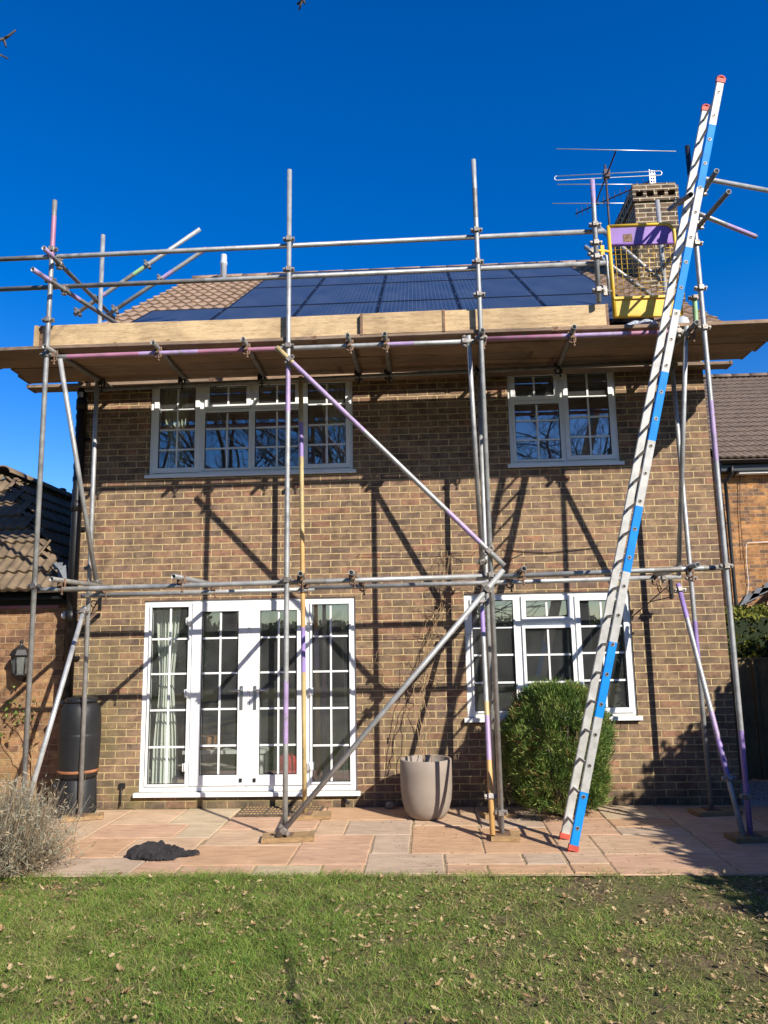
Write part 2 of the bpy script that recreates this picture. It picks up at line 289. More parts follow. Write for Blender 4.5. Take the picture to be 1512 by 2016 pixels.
# ------------------------------------------------------------------ mesh helper
class MB:
    def __init__(s): s.v = []; s.f = []; s.m = []; s.sm = []
    def q(s, pts, mi=0, smooth=False):
        b = len(s.v); s.v += [tuple(p) for p in pts]; s.f.append(tuple(range(b, b+len(pts)))); s.m.append(mi); s.sm.append(smooth)
    def box(s, x0, x1, y0, y1, z0, z1, mi=0):
        a = [(x0, y0, z0), (x1, y0, z0), (x1, y1, z0), (x0, y1, z0), (x0, y0, z1), (x1, y0, z1), (x1, y1, z1), (x0, y1, z1)]
        b = len(s.v); s.v += a
        for f in ((0, 3, 2, 1), (4, 5, 6, 7), (0, 1, 5, 4), (1, 2, 6, 5), (2, 3, 7, 6), (3, 0, 4, 7)):
            s.f.append(tuple(b+i for i in f)); s.m.append(mi); s.sm.append(False)
        return s
    def obox(s, c, ux, uy, uz, mi=0):
        c = Vector(c); ux, uy, uz = Vector(ux), Vector(uy), Vector(uz); b = len(s.v)
        for sz in (-1, 1):
            for sx, sy in ((-1, -1), (1, -1), (1, 1), (-1, 1)): s.v.append(tuple(c+ux*sx+uy*sy+uz*sz))
        for f in ((0, 3, 2, 1), (4, 5, 6, 7), (0, 1, 5, 4), (1, 2, 6, 5), (2, 3, 7, 6), (3, 0, 4, 7)):
            s.f.append(tuple(b+i for i in f)); s.m.append(mi); s.sm.append(False)
        return s
    def rings(s, rings, mi=0, smooth=True, closed=True, caps=True, mis=None):
        n = len(rings[0]); b = len(s.v)
        for r in rings: s.v += [tuple(p) for p in r]
        for i in range(len(rings)-1):
            for j in range(n if closed else n-1):
                k = (j+1) % n
                s.f.append((b+i*n+j, b+i*n+k, b+(i+1)*n+k, b+(i+1)*n+j)); s.m.append(mis[i] if mis else mi); s.sm.append(smooth)
        if caps and closed:
            s.f.append(tuple(b+j for j in reversed(range(n)))); s.m.append(mi); s.sm.append(False)
            e = b+(len(rings)-1)*n; s.f.append(tuple(e+j for j in range(n))); s.m.append(mis[-1] if mis else mi); s.sm.append(False)
        return s
    def path(s, pts, rad, n=8, mi=0, mis=None, caps=True):
        pts = [Vector(p) for p in pts]; rr = rad if isinstance(rad, (list, tuple)) else [rad]*len(pts)
        rings = []; prev = None
        for i, p in enumerate(pts):
            d = (pts[min(i+1, len(pts)-1)]-pts[max(i-1, 0)])
            d = d.normalized() if d.length > 1e-9 else Vector((0, 0, 1))
            if prev is None:
                a = d.cross(Vector((0, 0, 1)))
                if a.length < .05: a = d.cross(Vector((1, 0, 0)))
                a.normalize()
            else: a = (prev-d*prev.dot(d)); a = a.normalized() if a.length > 1e-6 else d.orthogonal().normalized()
            prev = a; bb = d.cross(a)
            rings.append([p+(a*math.cos(2*PI*j/n)+bb*math.sin(2*PI*j/n))*rr[i] for j in range(n)])
        return s.rings(rings, mi, True, True, caps, mis)
    def hollow(s, p0, p1, r=.0242, n=12, segs=None, ri=None):
        # open ended scaffold tube; segs = [(t, matindex), ...] giving where each paint band starts
        p0, p1 = Vector(p0), Vector(p1); segs = segs or [(0, 0)]
        ts = [t for t, _ in segs]+[1.]; ms = [m_ for _, m_ in segs]
        d = (p1-p0).normalized(); a = d.cross(Vector((0, 0, 1)))
        if a.length < .05: a = d.cross(Vector((1, 0, 0)))
        a.normalize(); bb = d.cross(a); ri = ri or r*.83
        ring = lambda c, q: [c+(a*math.cos(2*PI*j/n)+bb*math.sin(2*PI*j/n))*q for j in range(n)]
        L = (p1-p0).length; dd = min(.12, L*.3)
        rs = [ring(p0+d*dd, ri), ring(p0, ri), ring(p0, r)]; mm = [0, 0]
        for i, t in enumerate(ts[1:]): mm.append(ms[i]); rs.append(ring(p0.lerp(p1, t), r))
        rs += [ring(p1, ri), ring(p1-d*dd, ri)]; mm += [ms[-1], 0]
        return s.rings(rs, 0, True, True, True, mm)
    def lathe(s, c, prof, n=24, mi=0, mis=None, caps=True, sx=1, sy=1, sq=0):
        rings = []
        for r, z in prof:
            rg = []
            for j in range(n):
                a = 2*PI*j/n; k = 1
                if sq: k = 1/((abs(math.cos(a))**sq+abs(math.sin(a))**sq)**(1/sq))
                rg.append((c[0]+math.cos(a)*r*k*sx, c[1]+math.sin(a)*r*k*sy, c[2]+z))
            rings.append(rg)
        return s.rings(rings, mi, True, True, caps, mis)
    def build(s, name, mats, parent=None, origin=None, world=True):
        me = bpy.data.meshes.new(name)
        v = np.array(s.v, dtype=float) if s.v else np.zeros((0, 3))
        if parent is None and origin is None and len(v):
            lo, hi = v.min(0), v.max(0); origin = ((lo[0]+hi[0])/2, (lo[1]+hi[1])/2, lo[2])
        o = Vector(origin) if (origin is not None and parent is None) else Vector((0, 0, 0))
        me.from_pydata((v-np.array(o)).tolist(), [], s.f)
        for m_ in (mats if isinstance(mats, (list, tuple)) else [mats]): me.materials.append(M[m_] if isinstance(m_, str) else m_)
        me.polygons.foreach_set('material_index', s.m); me.polygons.foreach_set('use_smooth', s.sm); me.update()
        ob = bpy.data.objects.new(name, me); COL.objects.link(ob)
        if parent is not None:
            ob.parent = parent
            if world: ob.location = -wloc(parent)
        else: ob.location = o
        return ob
def wloc(o):
    l = Vector(o.location)
    while o.parent: o = o.parent; l = l+Vector(o.location)
    return l
def tag(o, label=None, cat=None, group=None, kind=None):
    for k, v in (('label', label), ('category', cat), ('group', group), ('kind', kind)):
        if v: o[k] = v
    return o
def thing(name, loc, label, cat, group=None):
    e = bpy.data.objects.new(name, None); COL.objects.link(e); e.location = loc; e.empty_display_size = .2
    return tag(e, label, cat, group)
def npmesh(name, V, F, mi, mats, parent=None, smooth=False):
    # big meshes of quads / triangles straight from numpy arrays
    me = bpy.data.meshes.new(name); k = F.shape[1]
    me.vertices.add(len(V)); me.vertices.foreach_set('co', np.ascontiguousarray(V, dtype=np.float32).ravel())
    me.loops.add(F.size); me.loops.foreach_set('vertex_index', np.ascontiguousarray(F, dtype=np.int32).ravel())
    me.polygons.add(len(F)); me.polygons.foreach_set('loop_start', np.arange(0, F.size, k, dtype=np.int32))
    try: me.polygons.foreach_set('loop_total', np.full(len(F), k, dtype=np.int32))
    except Exception: pass
    for m_ in mats: me.materials.append(M[m_])
    me.polygons.foreach_set('material_index', np.ascontiguousarray(mi, dtype=np.int32))
    if smooth: me.polygons.foreach_set('use_smooth', np.ones(len(F), dtype=bool))
    me.update(calc_edges=True); me.validate()
    ob = bpy.data.objects.new(name, me); COL.objects.link(ob)
    if parent is not None: ob.parent = parent; ob.location = -wloc(parent)
    return ob
# ------------------------------------------------------------------ roof geometry helpers
def tile_slope(name, O, U, S, Nn, s0, s1, course, per, lim, amp, lip, mt, parent, step=6, smooth=True):
    O, U, S, Nn = Vector(O), Vector(U), Vector(S), Vector(Nn); mb = MB(); r = 0; s = s0
    while s < s1-.02:
        a, b_ = s, min(s+course+.05, s1); lo, hi = lim(s+course*.5)
        if hi-lo > per*.4:
            k0, k1 = math.ceil(lo/per*step), math.floor(hi/per*step)
            us = [lo]+[k*per/step for k in range(k0, k1+1) if lo+.004 < k*per/step < hi-.004]+[hi]
            jit = random.uniform(-.008, .008)
            rows = []
            for (ss, h) in ((a+.0, -.004), (a, lip), (a+.03, lip*.97), (b_, .0)):
                ln = []
                for u in us:
                    w = .5+.5*math.cos(2*PI*u/per); tj = .006*math.sin(math.floor(u/(per*2))*12.9898+r*78.2)
                    ln.append(O+U*u+S*(ss+jit+(tj if ss < b_-.01 else 0))+Nn*(h+amp*w**1.3))
                rows.append(ln)
            base = len(mb.v); n = len(us)
            for ln in rows: mb.v += [tuple(p) for p in ln]
            for i in range(3):
                for j in range(n-1):
                    mb.f.append((base+i*n+j, base+i*n+j+1, base+(i+1)*n+j+1, base+(i+1)*n+j)); mb.m.append(0); mb.sm.append(i != 0)
        s += course; r += 1
    return mb.build(name, mt, parent)
def ridge_tiles(name, p0, p1, r, L, mt, parent, up=(0, 0, 1)):
    p0, p1 = Vector(p0), Vector(p1); d = (p1-p0); n = max(1, int(d.length/L)); d.normalize(); side = d.cross(Vector(up)).normalized(); u2 = side.cross(d)
    mb = MB(); LL = (p1-p0).length/n
    for i in range(n):
        a = p0+d*(i*LL); b_ = p0+d*((i+1)*LL-.012); rr = r*random.uniform(.97, 1.04)
        ring = lambda c, q: [c+side*math.cos(t)*q+u2*math.sin(t)*q*.8 for t in [PI*j/8 for j in range(9)]]
        mb.rings([ring(a, rr*.85), ring(a, rr), ring(b_, rr), ring(b_, rr*.85)], 0, True, False)
    return mb.build(name, mt, parent)
# ------------------------------------------------------------------ the house
HX0, HX1 = -4.0, 3.24
house = thing('brick_house', (-.4, 0, 0), 'two storey brown brick house with white windows and tiled gable roof behind the scaffolding', 'house')
OPEN = [(-3.112, -.745, .165, 2.217), (.447, 2.245, .900, 2.220), (-3.118, -.750, 3.655, 4.80), (1.030, 2.250, 3.66, 4.80)]
def wall_with_openings():
    mb = MB(); xs = sorted({HX0, HX1}|{o[0] for o in OPEN}|{o[1] for o in OPEN}); zs = sorted({0, 5.05}|{o[2] for o in OPEN}|{o[3] for o in OPEN})
    for i in range(len(xs)-1):
        for j in range(len(zs)-1):
            cx, cz = (xs[i]+xs[i+1])/2, (zs[j]+zs[j+1])/2
            if any(o[0] < cx < o[1] and o[2] < cz < o[3] for o in OPEN): continue
            mb.q([(xs[i], 0, zs[j]), (xs[i+1], 0, zs[j]), (xs[i+1], 0, zs[j+1]), (xs[i], 0, zs[j+1])])
    for x0, x1, z0, z1 in OPEN:
        for pts in ([(x0, 0, z0), (x0, 0, z1), (x0, .11, z1), (x0, .11, z0)], [(x1, 0, z0), (x1, .11, z0), (x1, .11, z1), (x1, 0, z1)], [(x0, 0, z1), (x1, 0, z1), (x1, .11, z1), (x0, .11, z1)], [(x0, 0, z0), (x0, .11, z0), (x1, .11, z0), (x1, 0, z0)]): mb.q(pts)
    for x in (HX0, HX1):                                   # gable walls
        mb.q([(x, 0, 0), (x, 9.3, 0), (x, 9.3, 5.08), (x, 4.65, 8.22), (x, 0, 5.08)])
    mb.q([(HX0, 9.3, 0), (HX1, 9.3, 0), (HX1, 9.3, 5.08), (HX0, 9.3, 5.08)])
    # quoin bricks standing slightly proud at the left corner
    for k in range(66):
        if k % 2 == 0: mb.box(HX0-.008, HX0, .0, .10, k*.075+.008, k*.075+.067)
    return mb
wall_with_openings().build('wall', 'brick', house)
# dark rooms behind the glass
def room(x0, x1, z0, z1, d, name='room'):
    mb = MB(); y0 = .115
    mb.q([(x0, d, z0), (x1, d, z0), (x1, d, z1), (x0, d, z1)], 0); mb.q([(x0, y0, z0), (x0, d, z0), (x0, d, z1), (x0, y0, z1)], 0)
    mb.q([(x1, y0, z0), (x1, y0, z1), (x1, d, z1), (x1, d, z0)], 0); mb.q([(x0, y0, z1), (x0, d, z1), (x1, d, z1), (x1, y0, z1)], 0); mb.q([(x0, y0, z0), (x1, y0, z0), (x1, d, z0), (x0, d, z0)], 1)
    mb.build(name, ['room', 'carpet'], house)
room(-3.9, -.1, .12, 2.4, 4.3); room(.0, 3.15, .12, 2.4, 4.0); room(-3.9, -.1, 2.6, 4.95, 4.0); room(.0, 3.15, 2.6, 4.95, 3.6)

def fill_frame(x0, x1, z0, z1, glasses, ya, yb):
    mb = MB(); xs = sorted({x0, x1}|{g[0] for g in glasses}|{g[1] for g in glasses}); zs = sorted({z0, z1}|{g[2] for g in glasses}|{g[3] for g in glasses})
    for j in range(len(zs)-1):
        i = 0
        while i < len(xs)-1:
            cz = (zs[j]+zs[j+1])/2; ins = lambda i_: any(g[0] < (xs[i_]+xs[i_+1])/2 < g[1] and g[2] < cz < g[3] for g in glasses)
            if ins(i): i += 1; continue
            k = i
            while k < len(xs)-1 and not ins(k): k += 1
            mb.box(xs[i], xs[k], ya, yb, zs[j], zs[j+1]); i = k
    return mb
def ring(mb, g, w, ya, yb, mi=0):
    x0, x1, z0, z1 = g
    mb.box(x0-w, x1+w, ya, yb, z0-w, z0, mi); mb.box(x0-w, x1+w, ya, yb, z1, z1+w, mi); mb.box(x0-w, x0, ya, yb, z0, z1, mi); mb.box(x1, x1+w, ya, yb, z0, z1, mi)
def window(name, x0, x1, z0, z1, lights, sill, sillname='sill', label=None, mullions=()):
    gl = [l['g'] for l in lights]
    fr = fill_frame(x0+.004, x1-.004, z0+.002, z1-.002, gl, .022, .078).build(name, 'upvc', house)
    if label: fr['label'] = label
    for l in lights:
        g = l['g']
        if l.get('sash', 0):
            mb = MB(); ring(mb, g, l['sash'], .004, .0225)
            w = l['sash']
            ring(mb, (g[0]-w+.008, g[1]+w-.008, g[2]-w+.008, g[3]+w-.008), .0, .0, .0) if False else None
            mb.build(l.get('name', 'sash'), 'upvc', fr)
        gs = MB(); e = .007
        ring(gs, (g[0]+e, g[1]-e, g[2]+e, g[3]-e), e, .0235, .034); gs.build('gasket', 'black_plastic', fr)
        p = MB(); p.q([(g[0], .036, g[2]), (g[1], .036, g[2]), (g[1], .036, g[3]), (g[0], .036, g[3])]); p.build('pane', 'glass', fr)
        b = MB(); yb = (.0255, .0335); zs = [g[2]+.0071]+sorted(l['bz'])+[g[3]-.0071]; cx = (g[0]+g[1])/2+l.get('dx', 0)
        for z in l['bz']: b.box(g[0]+.0071, g[1]-.0071, yb[0], yb[1], z-.010, z+.010)
        for i in range(len(zs)-1):
            za = zs[i]+(.010 if i else 0); zb = zs[i+1]-(.010 if i < len(zs)-2 else 0); b.box(cx-.010, cx+.010, yb[0], yb[1], za, zb)
        b.build('glazing_bars', 'upvc', fr)
    if sill:
        s = MB(); pj = .026 if z0 > 3 else .045; s.box(x0-.035, x1+.035, -pj, .1, z0-.034, z0-.001); s.box(x0-.035, x1+.035, -pj-.006, -pj, z0-.042, z0-.006)
        s.build(sillname, 'upvc', fr)
    for zm in mullions:                                    # raised bead along a frame member
        pass
    return fr
# french doors with two side lights
Z0, Z1 = .165, 2.217; X = -3.112
dl = [dict(g=(X+.085, X+.505, .245, 2.142), bz=[.63, 1.02, 1.41, 1.79], sash=.02, name='bead'),
      dict(g=(X+.655, X+1.070, .335, 2.085), bz=[.64, 1.025, 1.41, 1.79], sash=.105, name='door_leaf'),
      dict(g=(X+1.305, X+1.720, .335, 2.085), bz=[.64, 1.025, 1.41, 1.79], sash=.105, name='door_leaf'),
      dict(g=(X+1.885, X+2.295, .255, 2.142), bz=[.63, 1.02, 1.41, 1.79], sash=.02, name='bead')]
door = window('french_door', X, -.745, Z0, Z1, dl, True, 'threshold_sill')
mb = MB(); mb.box(X+1.1785, X+1.1965, .0, .0215, .23, 2.19); mb.build('meeting_strip', 'upvc', door)
for sx in (-1, 1):
    cx = X+1.187+sx*.075; h = MB()
    h.box(cx-.016, cx+.016, -.008, .0035, 1.02, 1.27); h.path([(cx, -.008, 1.225), (cx, -.045, 1.225), (cx+sx*.03, -.05, 1.225), (cx+sx*.135, -.05, 1.222)], .0095, 8)
    h.build('door_handle', 'steel', door)
    h = MB(); h.box(cx-.016, cx+.016, -.004, .0035, .262, .302); h.build('drain_cap', 'black_plastic', door)
    hx = X+1.187+sx*.68
    for z in (.42, 1.2, 1.98): h = MB(); h.path([(hx, -.008, z-.045), (hx, -.008, z+.045)], .014, 8); h.box(hx-.03, hx+.03, -.004, .003, z-.04, z+.04); h.build('hinge', 'upvc', door)
wg = .447
window('window', .447, 2.245, .900, 2.220, [
    dict(g=(wg+.085, wg+.535, .965, 2.145), bz=[1.262, 1.555, 1.85], sash=.018),
    dict(g=(wg+.675, wg+1.125, 1.955, 2.135), bz=[], sash=.05, name='top_sash'),
    dict(g=(wg+.655, wg+1.150, .965, 1.835), bz=[1.26, 1.55], sash=.03),
    dict(g=(wg+1.255, wg+1.715, .985, 2.125), bz=[1.27, 1.56, 1.845], sash=.05)], True)
wg = -3.118
window('window', -3.118, -.750, 3.655, 4.80, [
    dict(g=(wg+.100, wg+.530, 3.735, 4.70), bz=[3.955, 4.195, 4.435], sash=.055),
    dict(g=(wg+.690, wg+1.130, 4.475, 4.70), bz=[], sash=.05, name='top_sash'), dict(g=(wg+.645, wg+1.160, 3.715, 4.385), bz=[3.955, 4.19], sash=.022),
    dict(g=(wg+1.270, wg+1.700, 4.475, 4.70), bz=[], sash=.05, name='top_sash'), dict(g=(wg+1.230, wg+1.740, 3.715, 4.385), bz=[3.955, 4.19], sash=.022),
    dict(g=(wg+1.845, wg+2.285, 3.735, 4.70), bz=[3.965, 4.20, 4.445], sash=.05)], True)
wg = 1.03
window('window', 1.03, 2.25, 3.66, 4.80, [
    dict(g=(wg+.085, wg+.525, 4.46, 4.70), bz=[], sash=.05, name='top_sash'), dict(g=(wg+.070, wg+.575, 3.715, 4.365), bz=[3.945, 4.17], sash=.022),
    dict(g=(wg+.680, wg+1.135, 3.745, 4.71), bz=[3.965, 4.195, 4.435], sash=.05)], True)
# roof
RO = (0, -.3, 5.12); RK = math.hypot(1, .665); RS = Vector((0, 1, .665))/RK; RN = Vector((0, -.665, 1))/RK
def rp(x, s, h=0.): return Vector((x, -.3, 5.12))+RS*s+RN*h
RX0, RX1 = -4.10, 3.40
roof = tile_slope('roof', RO, (1, 0, 0), RS, RN, -.14, 5.93, .335, .165, lambda s: (RX0, RX1), .032, .034, 'tile', house, 6)
mb = MB(); e0, e1 = rp(RX0+.03, -.12, -.02), rp(RX0+.03, 5.94, -.02)
mb.q([rp(RX0+.03, -.12, -.03), rp(RX1-.03, -.12, -.03), rp(RX1-.03, 5.95, -.03), rp(RX0+.03, 5.95, -.03)])
mb.q([rp(RX0, 5.95, 0), rp(RX1, 5.95, 0), (RX1, 9.7, 5.05), (RX0, 9.7, 5.05)])
mb.build('roof_deck', 'tile', house)
for x in (RX0+.02, RX1-.02): mb = MB(); mb.obox(rp(x, 2.9, -.10), (.018, 0, 0), RS*3.02, RN*.075); mb.build('barge_board', 'fascia', house)
ridge_tiles('ridge', rp(RX0, 5.95, -.02), rp(RX1, 5.95, -.02), .11, .45, 'tile', house)
mb = MB(); mb.box(RX0+.05, RX1-.05, -.365, -.345, 4.985, 5.12); mb.box(RX0+.05, RX1-.05, -.345, .0, 4.975, 4.985); mb.build('fascia', 'fascia', house)
mb = MB(); c = Vector((0, -.425, 5.045)); rr = .056
rg = lambda x: [(x, c.y+math.cos(t)*rr, c.z+math.sin(t)*rr) for t in [PI+PI*j/8 for j in range(9)]]+[(x, c.y+math.cos(t)*rr*.9, c.z+math.sin(t)*rr*.9) for t in [2*PI-PI*j/8 for j in range(9)]]
mb.rings([rg(RX0+.05), rg(RX1-.05)]); mb.build('gutter', 'black_gloss', house)
v0 = at(440, 545, 4.25); mb = MB(); z0 = rp(0, (4.25+.3)*RK).z; mb.lathe((v0.x, 4.25, z0-.1), [(.055, 0), (.055, .42), (.066, .43), (.066, .47), (.055, .48), (.055, .60), (.05, .62), (.03, .625)], 16); mb.build('vent_pipe', 'pipe_grey', house)
# black soil pipe at the left corner
mb = MB(); px = -3.905
mb.path([(px, -.075, .95), (px, -.075, 4.95)], .056, 14)
for z in (1.0, 2.06, 3.3, 4.5): mb.path([(px, -.075, z-.06), (px, -.075, z+.06)], .066, 14)
for z in (1.6, 3.05, 4.1): mb.box(px-.085, px+.085, -.03, -.0, z-.02, z+.02)
mb.build('downpipe', 'black_gloss', house)
# chimney
def chimney():
    mb = MB(); x0, x1, y0, y1 = 3.43, 4.07, 2.6, 3.95
    mb.box(x0, x1, y0, y1, 0, 8.355); mb.box(x0-.03, x1+.03, y0-.03, y1+.03, 8.355, 8.43)
    mb.box(x0+.10, x1-.10, y0+.10, y1-.1, 8.43, 8.52, 1)
    for i in range(5):
        x = x0-.03+i*(x1-x0+.06-.05)/4; mb.box(x, x+.05, y0-.03, y0+.09, 8.43, 8.52)
    for i in range(9):
        y = y0+.11+i*.13
        for xa in (x0-.03, x1-.09): mb.box(xa, xa+.12, y, y+.05, 8.43, 8.52)
    mb.box(x0-.03, x1+.03, y0-.03, y1+.03, 8.52, 8.60); mb.box(x0-.015, x1+.0, y0-.015, y1+.0, 8.60, 8.655)
    return mb.build('chimney', ['brick_chimney', 'iron'], house)
chimney()
# scroll hooks for hanging baskets
for (a, b_, c_) in (((197, 1172), (186, 1196), -.16), ((1322, 1148), (1300, 1167), -.16)):
    p = at(*a, -.02); q = at(*b_, -.30); mb = MB()
    mid = p.lerp(q, .5); r = .045; cc = q+Vector((0, 0, r))
    pts = [p, mid]+[cc+Vector((0, -math.sin(t)*r*(1-t/9), -math.cos(t)*r*(1-t/9)))+Vector((-math.sin(t)*r*.8*(1-t/9), 0, 0)) for t in [i*.5 for i in range(0, 13)]]
    mb.path(pts, .0065, 6); mb.box(p.x-.015, p.x+.015, -.015, -.001, p.z-.16, p.z+.05); mb.path([(p.x, -.01, p.z-.14), tuple(mid)], .005, 6); mb.build('basket_hook', 'iron', house)
mb = MB(); p = at(240, 1548, -.02); mb.box(p.x-.03, p.x+.03, -.03, -.001, p.z-.02, p.z+.03); mb.path([(p.x, -.03, p.z), (p.x-.005, -.035, p.z-.2)], .008, 6); mb.build('wall_bracket', 'iron', house)
p = at(687, 1573, -.01); mb = MB(); mb.path([(p.x-.06, -.002, .085), (p.x-.03, -.04, .07), (p.x, -.07, .055)], .018, 8); mb.build('overflow_pipe', 'iron', house)
# ------------------------------------------------------------------ furnishings seen through the glass
def curtain(name, x0, x1, z0, z1, y, m, label, waist=None, folds=7, lean=0):
    mb = MB(); n = folds*8; rows = []
    for k in range(15):
        t = k/14; z = z0+(z1-z0)*t; w = 1.0; xo = 0
        if waist: w = 1-.45*math.exp(-((t-waist)/.22)**2); xo = lean*math.exp(-((t-waist)/.3)**2)
        rows.append([(x0+xo+(x1-x0)*(.5+(j/n-.5)*w), y+.028*math.sin(j/n*folds*2*PI+.6*math.sin(t*4))+.012*math.sin(j*1.7+t*3), z) for j in range(n+1)])
    mb.rings(rows, 0, True, False); o = mb.build(name, m); return tag(o, label, 'curtain')
curtain('curtain', -3.06, -2.76, .16, 2.25, .22, 'curtain', 'long white curtain hanging behind the left side light of the french doors', .55)
curtain('curtain', -.93, -.80, .16, 2.25, .30, 'curtain_green', 'narrow drawn-back curtain behind the right side light of the french doors', .4, 4)
curtain('curtain', -3.04, -2.74, 3.7, 4.8, .22, 'curtain_green', 'pale green curtain hung behind the left pane of the upper bedroom window', .3, 6)
curtain('curtain', -1.18, -.82, 3.7, 4.8, .30, 'curtain_green', 'pale green curtain tied back at the right end of the upper bedroom window', .35, 6, .12)
t = thing('coffee_table', (-2.45, 1.25, .125), 'low pale table standing just inside the left french door', 'table')
mb = MB(); mb.box(-2.95, -1.95, 1.0, 1.5, .42, .46); mb.build('table_top', 'white_paint', t)
for x in (-2.9, -2.0):
    for y in (1.05, 1.45): mb = MB(); mb.box(x-.025, x+.025, y-.025, y+.025, .125, .42); mb.build('leg', 'white_paint', t)
mb = MB(); mb.lathe((-2.72, 1.2, .461), [(.11, 0), (.14, .07), (.15, .14), (.135, .15)], 18); tag(mb.build('basket', 'basket'), 'brown wicker basket on the low table behind the left side light', 'basket')
mb = MB(); mb.lathe((-1.62, .72, .125), [(.10, 0), (.115, .2), (.10, .3), (.04, .33)], 14); tag(mb.build('red_bag', 'red'), 'red fabric bag on the floor behind the right french door leaf', 'bag')
mb = MB(); mb.lathe((-1.98, .5, .125), [(.06, 0), (.10, .05), (.11, .09), (.09, .075)], 16); tag(mb.build('bowl', 'white_paint'), 'white bowl on the floor behind the left french door leaf', 'bowl')
mb = MB(); mb.box(.64, .70, .16, .22, .91, 1.12); tag(mb.build('sill_bottle', 'gate_yellow'), 'yellow bottle on the inside sill of the lower right window', 'bottle')
mb = MB(); mb.lathe((-1.06, .30, 3.69), [(.05, 0), (.055, .16), (.045, .2)], 12); tag(mb.build('sill_jar', 'h1'), 'yellow green jar inside the right end of the upper bedroom window', 'jar')
# ------------------------------------------------------------------ solar panels
def panel_proto():
    e = bpy.data.objects.new('solar_panel', None); COL.objects.link(e); w, l = 1.004, 1.815
    mb = MB(); t = .018
    mb.box(-w/2, w/2, 0, t, -.02, .02); mb.box(-w/2, w/2, l-t, l, -.02, .02); mb.box(-w/2, -w/2+t, t, l-t, -.02, .02); mb.box(w/2-t, w/2, t, l-t, -.02, .02)
    f = mb.build('frame', 'solar_frame', e, world=False); mb = MB(); mb.q([(-w/2+t, t, .015), (w/2-t, t, .015), (w/2-t, l-t, .015), (-w/2+t, l-t, .015)]); c = mb.build('cells', 'solar', e, world=False)
    for s in (.35, 1.46): mb = MB(); mb.box(w/2-.003, w/2+.009, s-.03, s+.03, .0205, .026); mb.build('clamp', 'steel', e, world=False)
    return e
pp = panel_proto(); first = True
tilt = math.atan(.665)
names = ['leftmost', 'second from the left', 'third from the left', 'fourth from the left', 'fifth from the left', 'rightmost']
for r, (s, c0) in enumerate(((-.215, 0), (1.615, 1), (3.445, 1))):
    for c in range(c0, 6):
        e = pp
        if not first:
            e = pp.copy(); COL.objects.link(e)
            for ch in pp.children:
                d = ch.copy(); COL.objects.link(d); d.parent = e
        first = False
        e.location = rp(-2.995+1.012*c, s, .115); e.rotation_euler = (tilt, 0, 0)
        pos = names[c] if r == 0 else ['', 'leftmost', 'second from the left', 'middle one', 'fourth from the left', 'rightmost'][c]
        tag(e, 'dark blue solar panel, %s of the %s row on the roof' % (pos, ('bottom', 'middle', 'top')[r]), 'solar panel', 'solar panels on the roof')
# ------------------------------------------------------------------ TV aerials
ant = thing('tv_aerial', (3.32, 3.62, 8.1), 'large aerial with long horizontal rods and a folded dipole beside the chimney', 'aerial')
mb = MB(); m0 = ax(1204, 520, 3.33); m1 = ax(1191, 325, 3.33); mb.path([(3.33, m1.y, 7.9), tuple(m1)], .019, 8); mb.path([(3.33, m1.y, 8.12), (3.45, m1.y, 8.12)], .015, 6); mb.build('mast', 'antenna_dark', ant)
hz = at(1193, 343, m1.y).z
b0 = gz(1213, 296, hz); b1 = gz(1172, 402, hz); mb = MB(); mb.path([b0, b1], .014, 8); mb.build('boom', 'antenna_dark', ant)
for (xa, ya, xb, yb_) in ((1095, 293, 1331, 298), (1096, 363, 1290, 363), (1087, 400.5, 1300, 400)):
    ym = (ya+yb_)/2; tt = (ym-296)/(402-296)
    Yp = b0.lerp(b1, max(0, min(1, ((1263-296)/(1263-ym)-1)/((1263-296)/(1263-402)-1)))).y
    mb = MB(); mb.path([at(xa, ya, Yp), at(xb, yb_, Yp)], .0075, 6); mb.build('element', 'antenna', ant)
Yp = b0.lerp(b1, .42).y; a = at(1096, 347, Yp); c_ = at(1298, 337, Yp); dx = Vector((0, 0, -.075)); rr = .04
mb = MB(); pts = []
for i in range(9): t_ = PI/2+PI*i/8; pts.append(a+dx*.5+Vector((math.cos(t_)*rr, 0, math.sin(t_)*rr)))
for i in range(9): t_ = -PI/2+PI*i/8; pts.append(c_+dx*.5+Vector((math.cos(t_)*rr, 0, math.sin(t_)*rr)))
pts.append(pts[0]); mb.path(pts, .008, 6); mb.build('dipole', 'antenna', ant)
mb = MB(); q = at(1194, 341, Yp); mb.box(q.x-.05, q.x+.05, Yp-.05, Yp+.05, q.z-.09, q.z+.05); mb.build('junction_box', 'antenna_dark', ant)
ya_ = 4.2; uh = thing('tv_aerial', tuple(at(1285, 360, ya_)), 'small many-toothed aerial with a white grille reflector rising behind the chimney', 'aerial')
p0 = at(1133, 421, 5.0); p1 = at(1290, 352, 4.0); mb = MB(); mb.path([p0, p1], .013, 6); mb.path([p1.lerp(p0, .10), p1.lerp(p0, .10)-Vector((0, 0, 1.2))], .016, 6); mb.build('boom', 'antenna_dark', uh)
for i in range(14):
    c = p0.lerp(p1, .02+i*.07); mb = MB(); mb.path([c+Vector((-.0, .0, .10)), c+Vector((.0, 0, -.10))], .0055, 5); mb.build('element', 'antenna_dark', uh)
mb = MB(); a = at(1278, 334, 4.0); b_ = at(1289, 361, 4.0)
for i in range(3): x = a.x+i*.042; mb.box(x-.006, x+.006, 3.99, 4.01, b_.z, a.z-i*.02)
for i in range(5): z = b_.z+(a.z-.04-b_.z)*i/4; mb.box(a.x-.012, a.x+.096, 3.985, 3.99, z-.008, z+.008)
mb.build('reflector', 'antenna', uh)
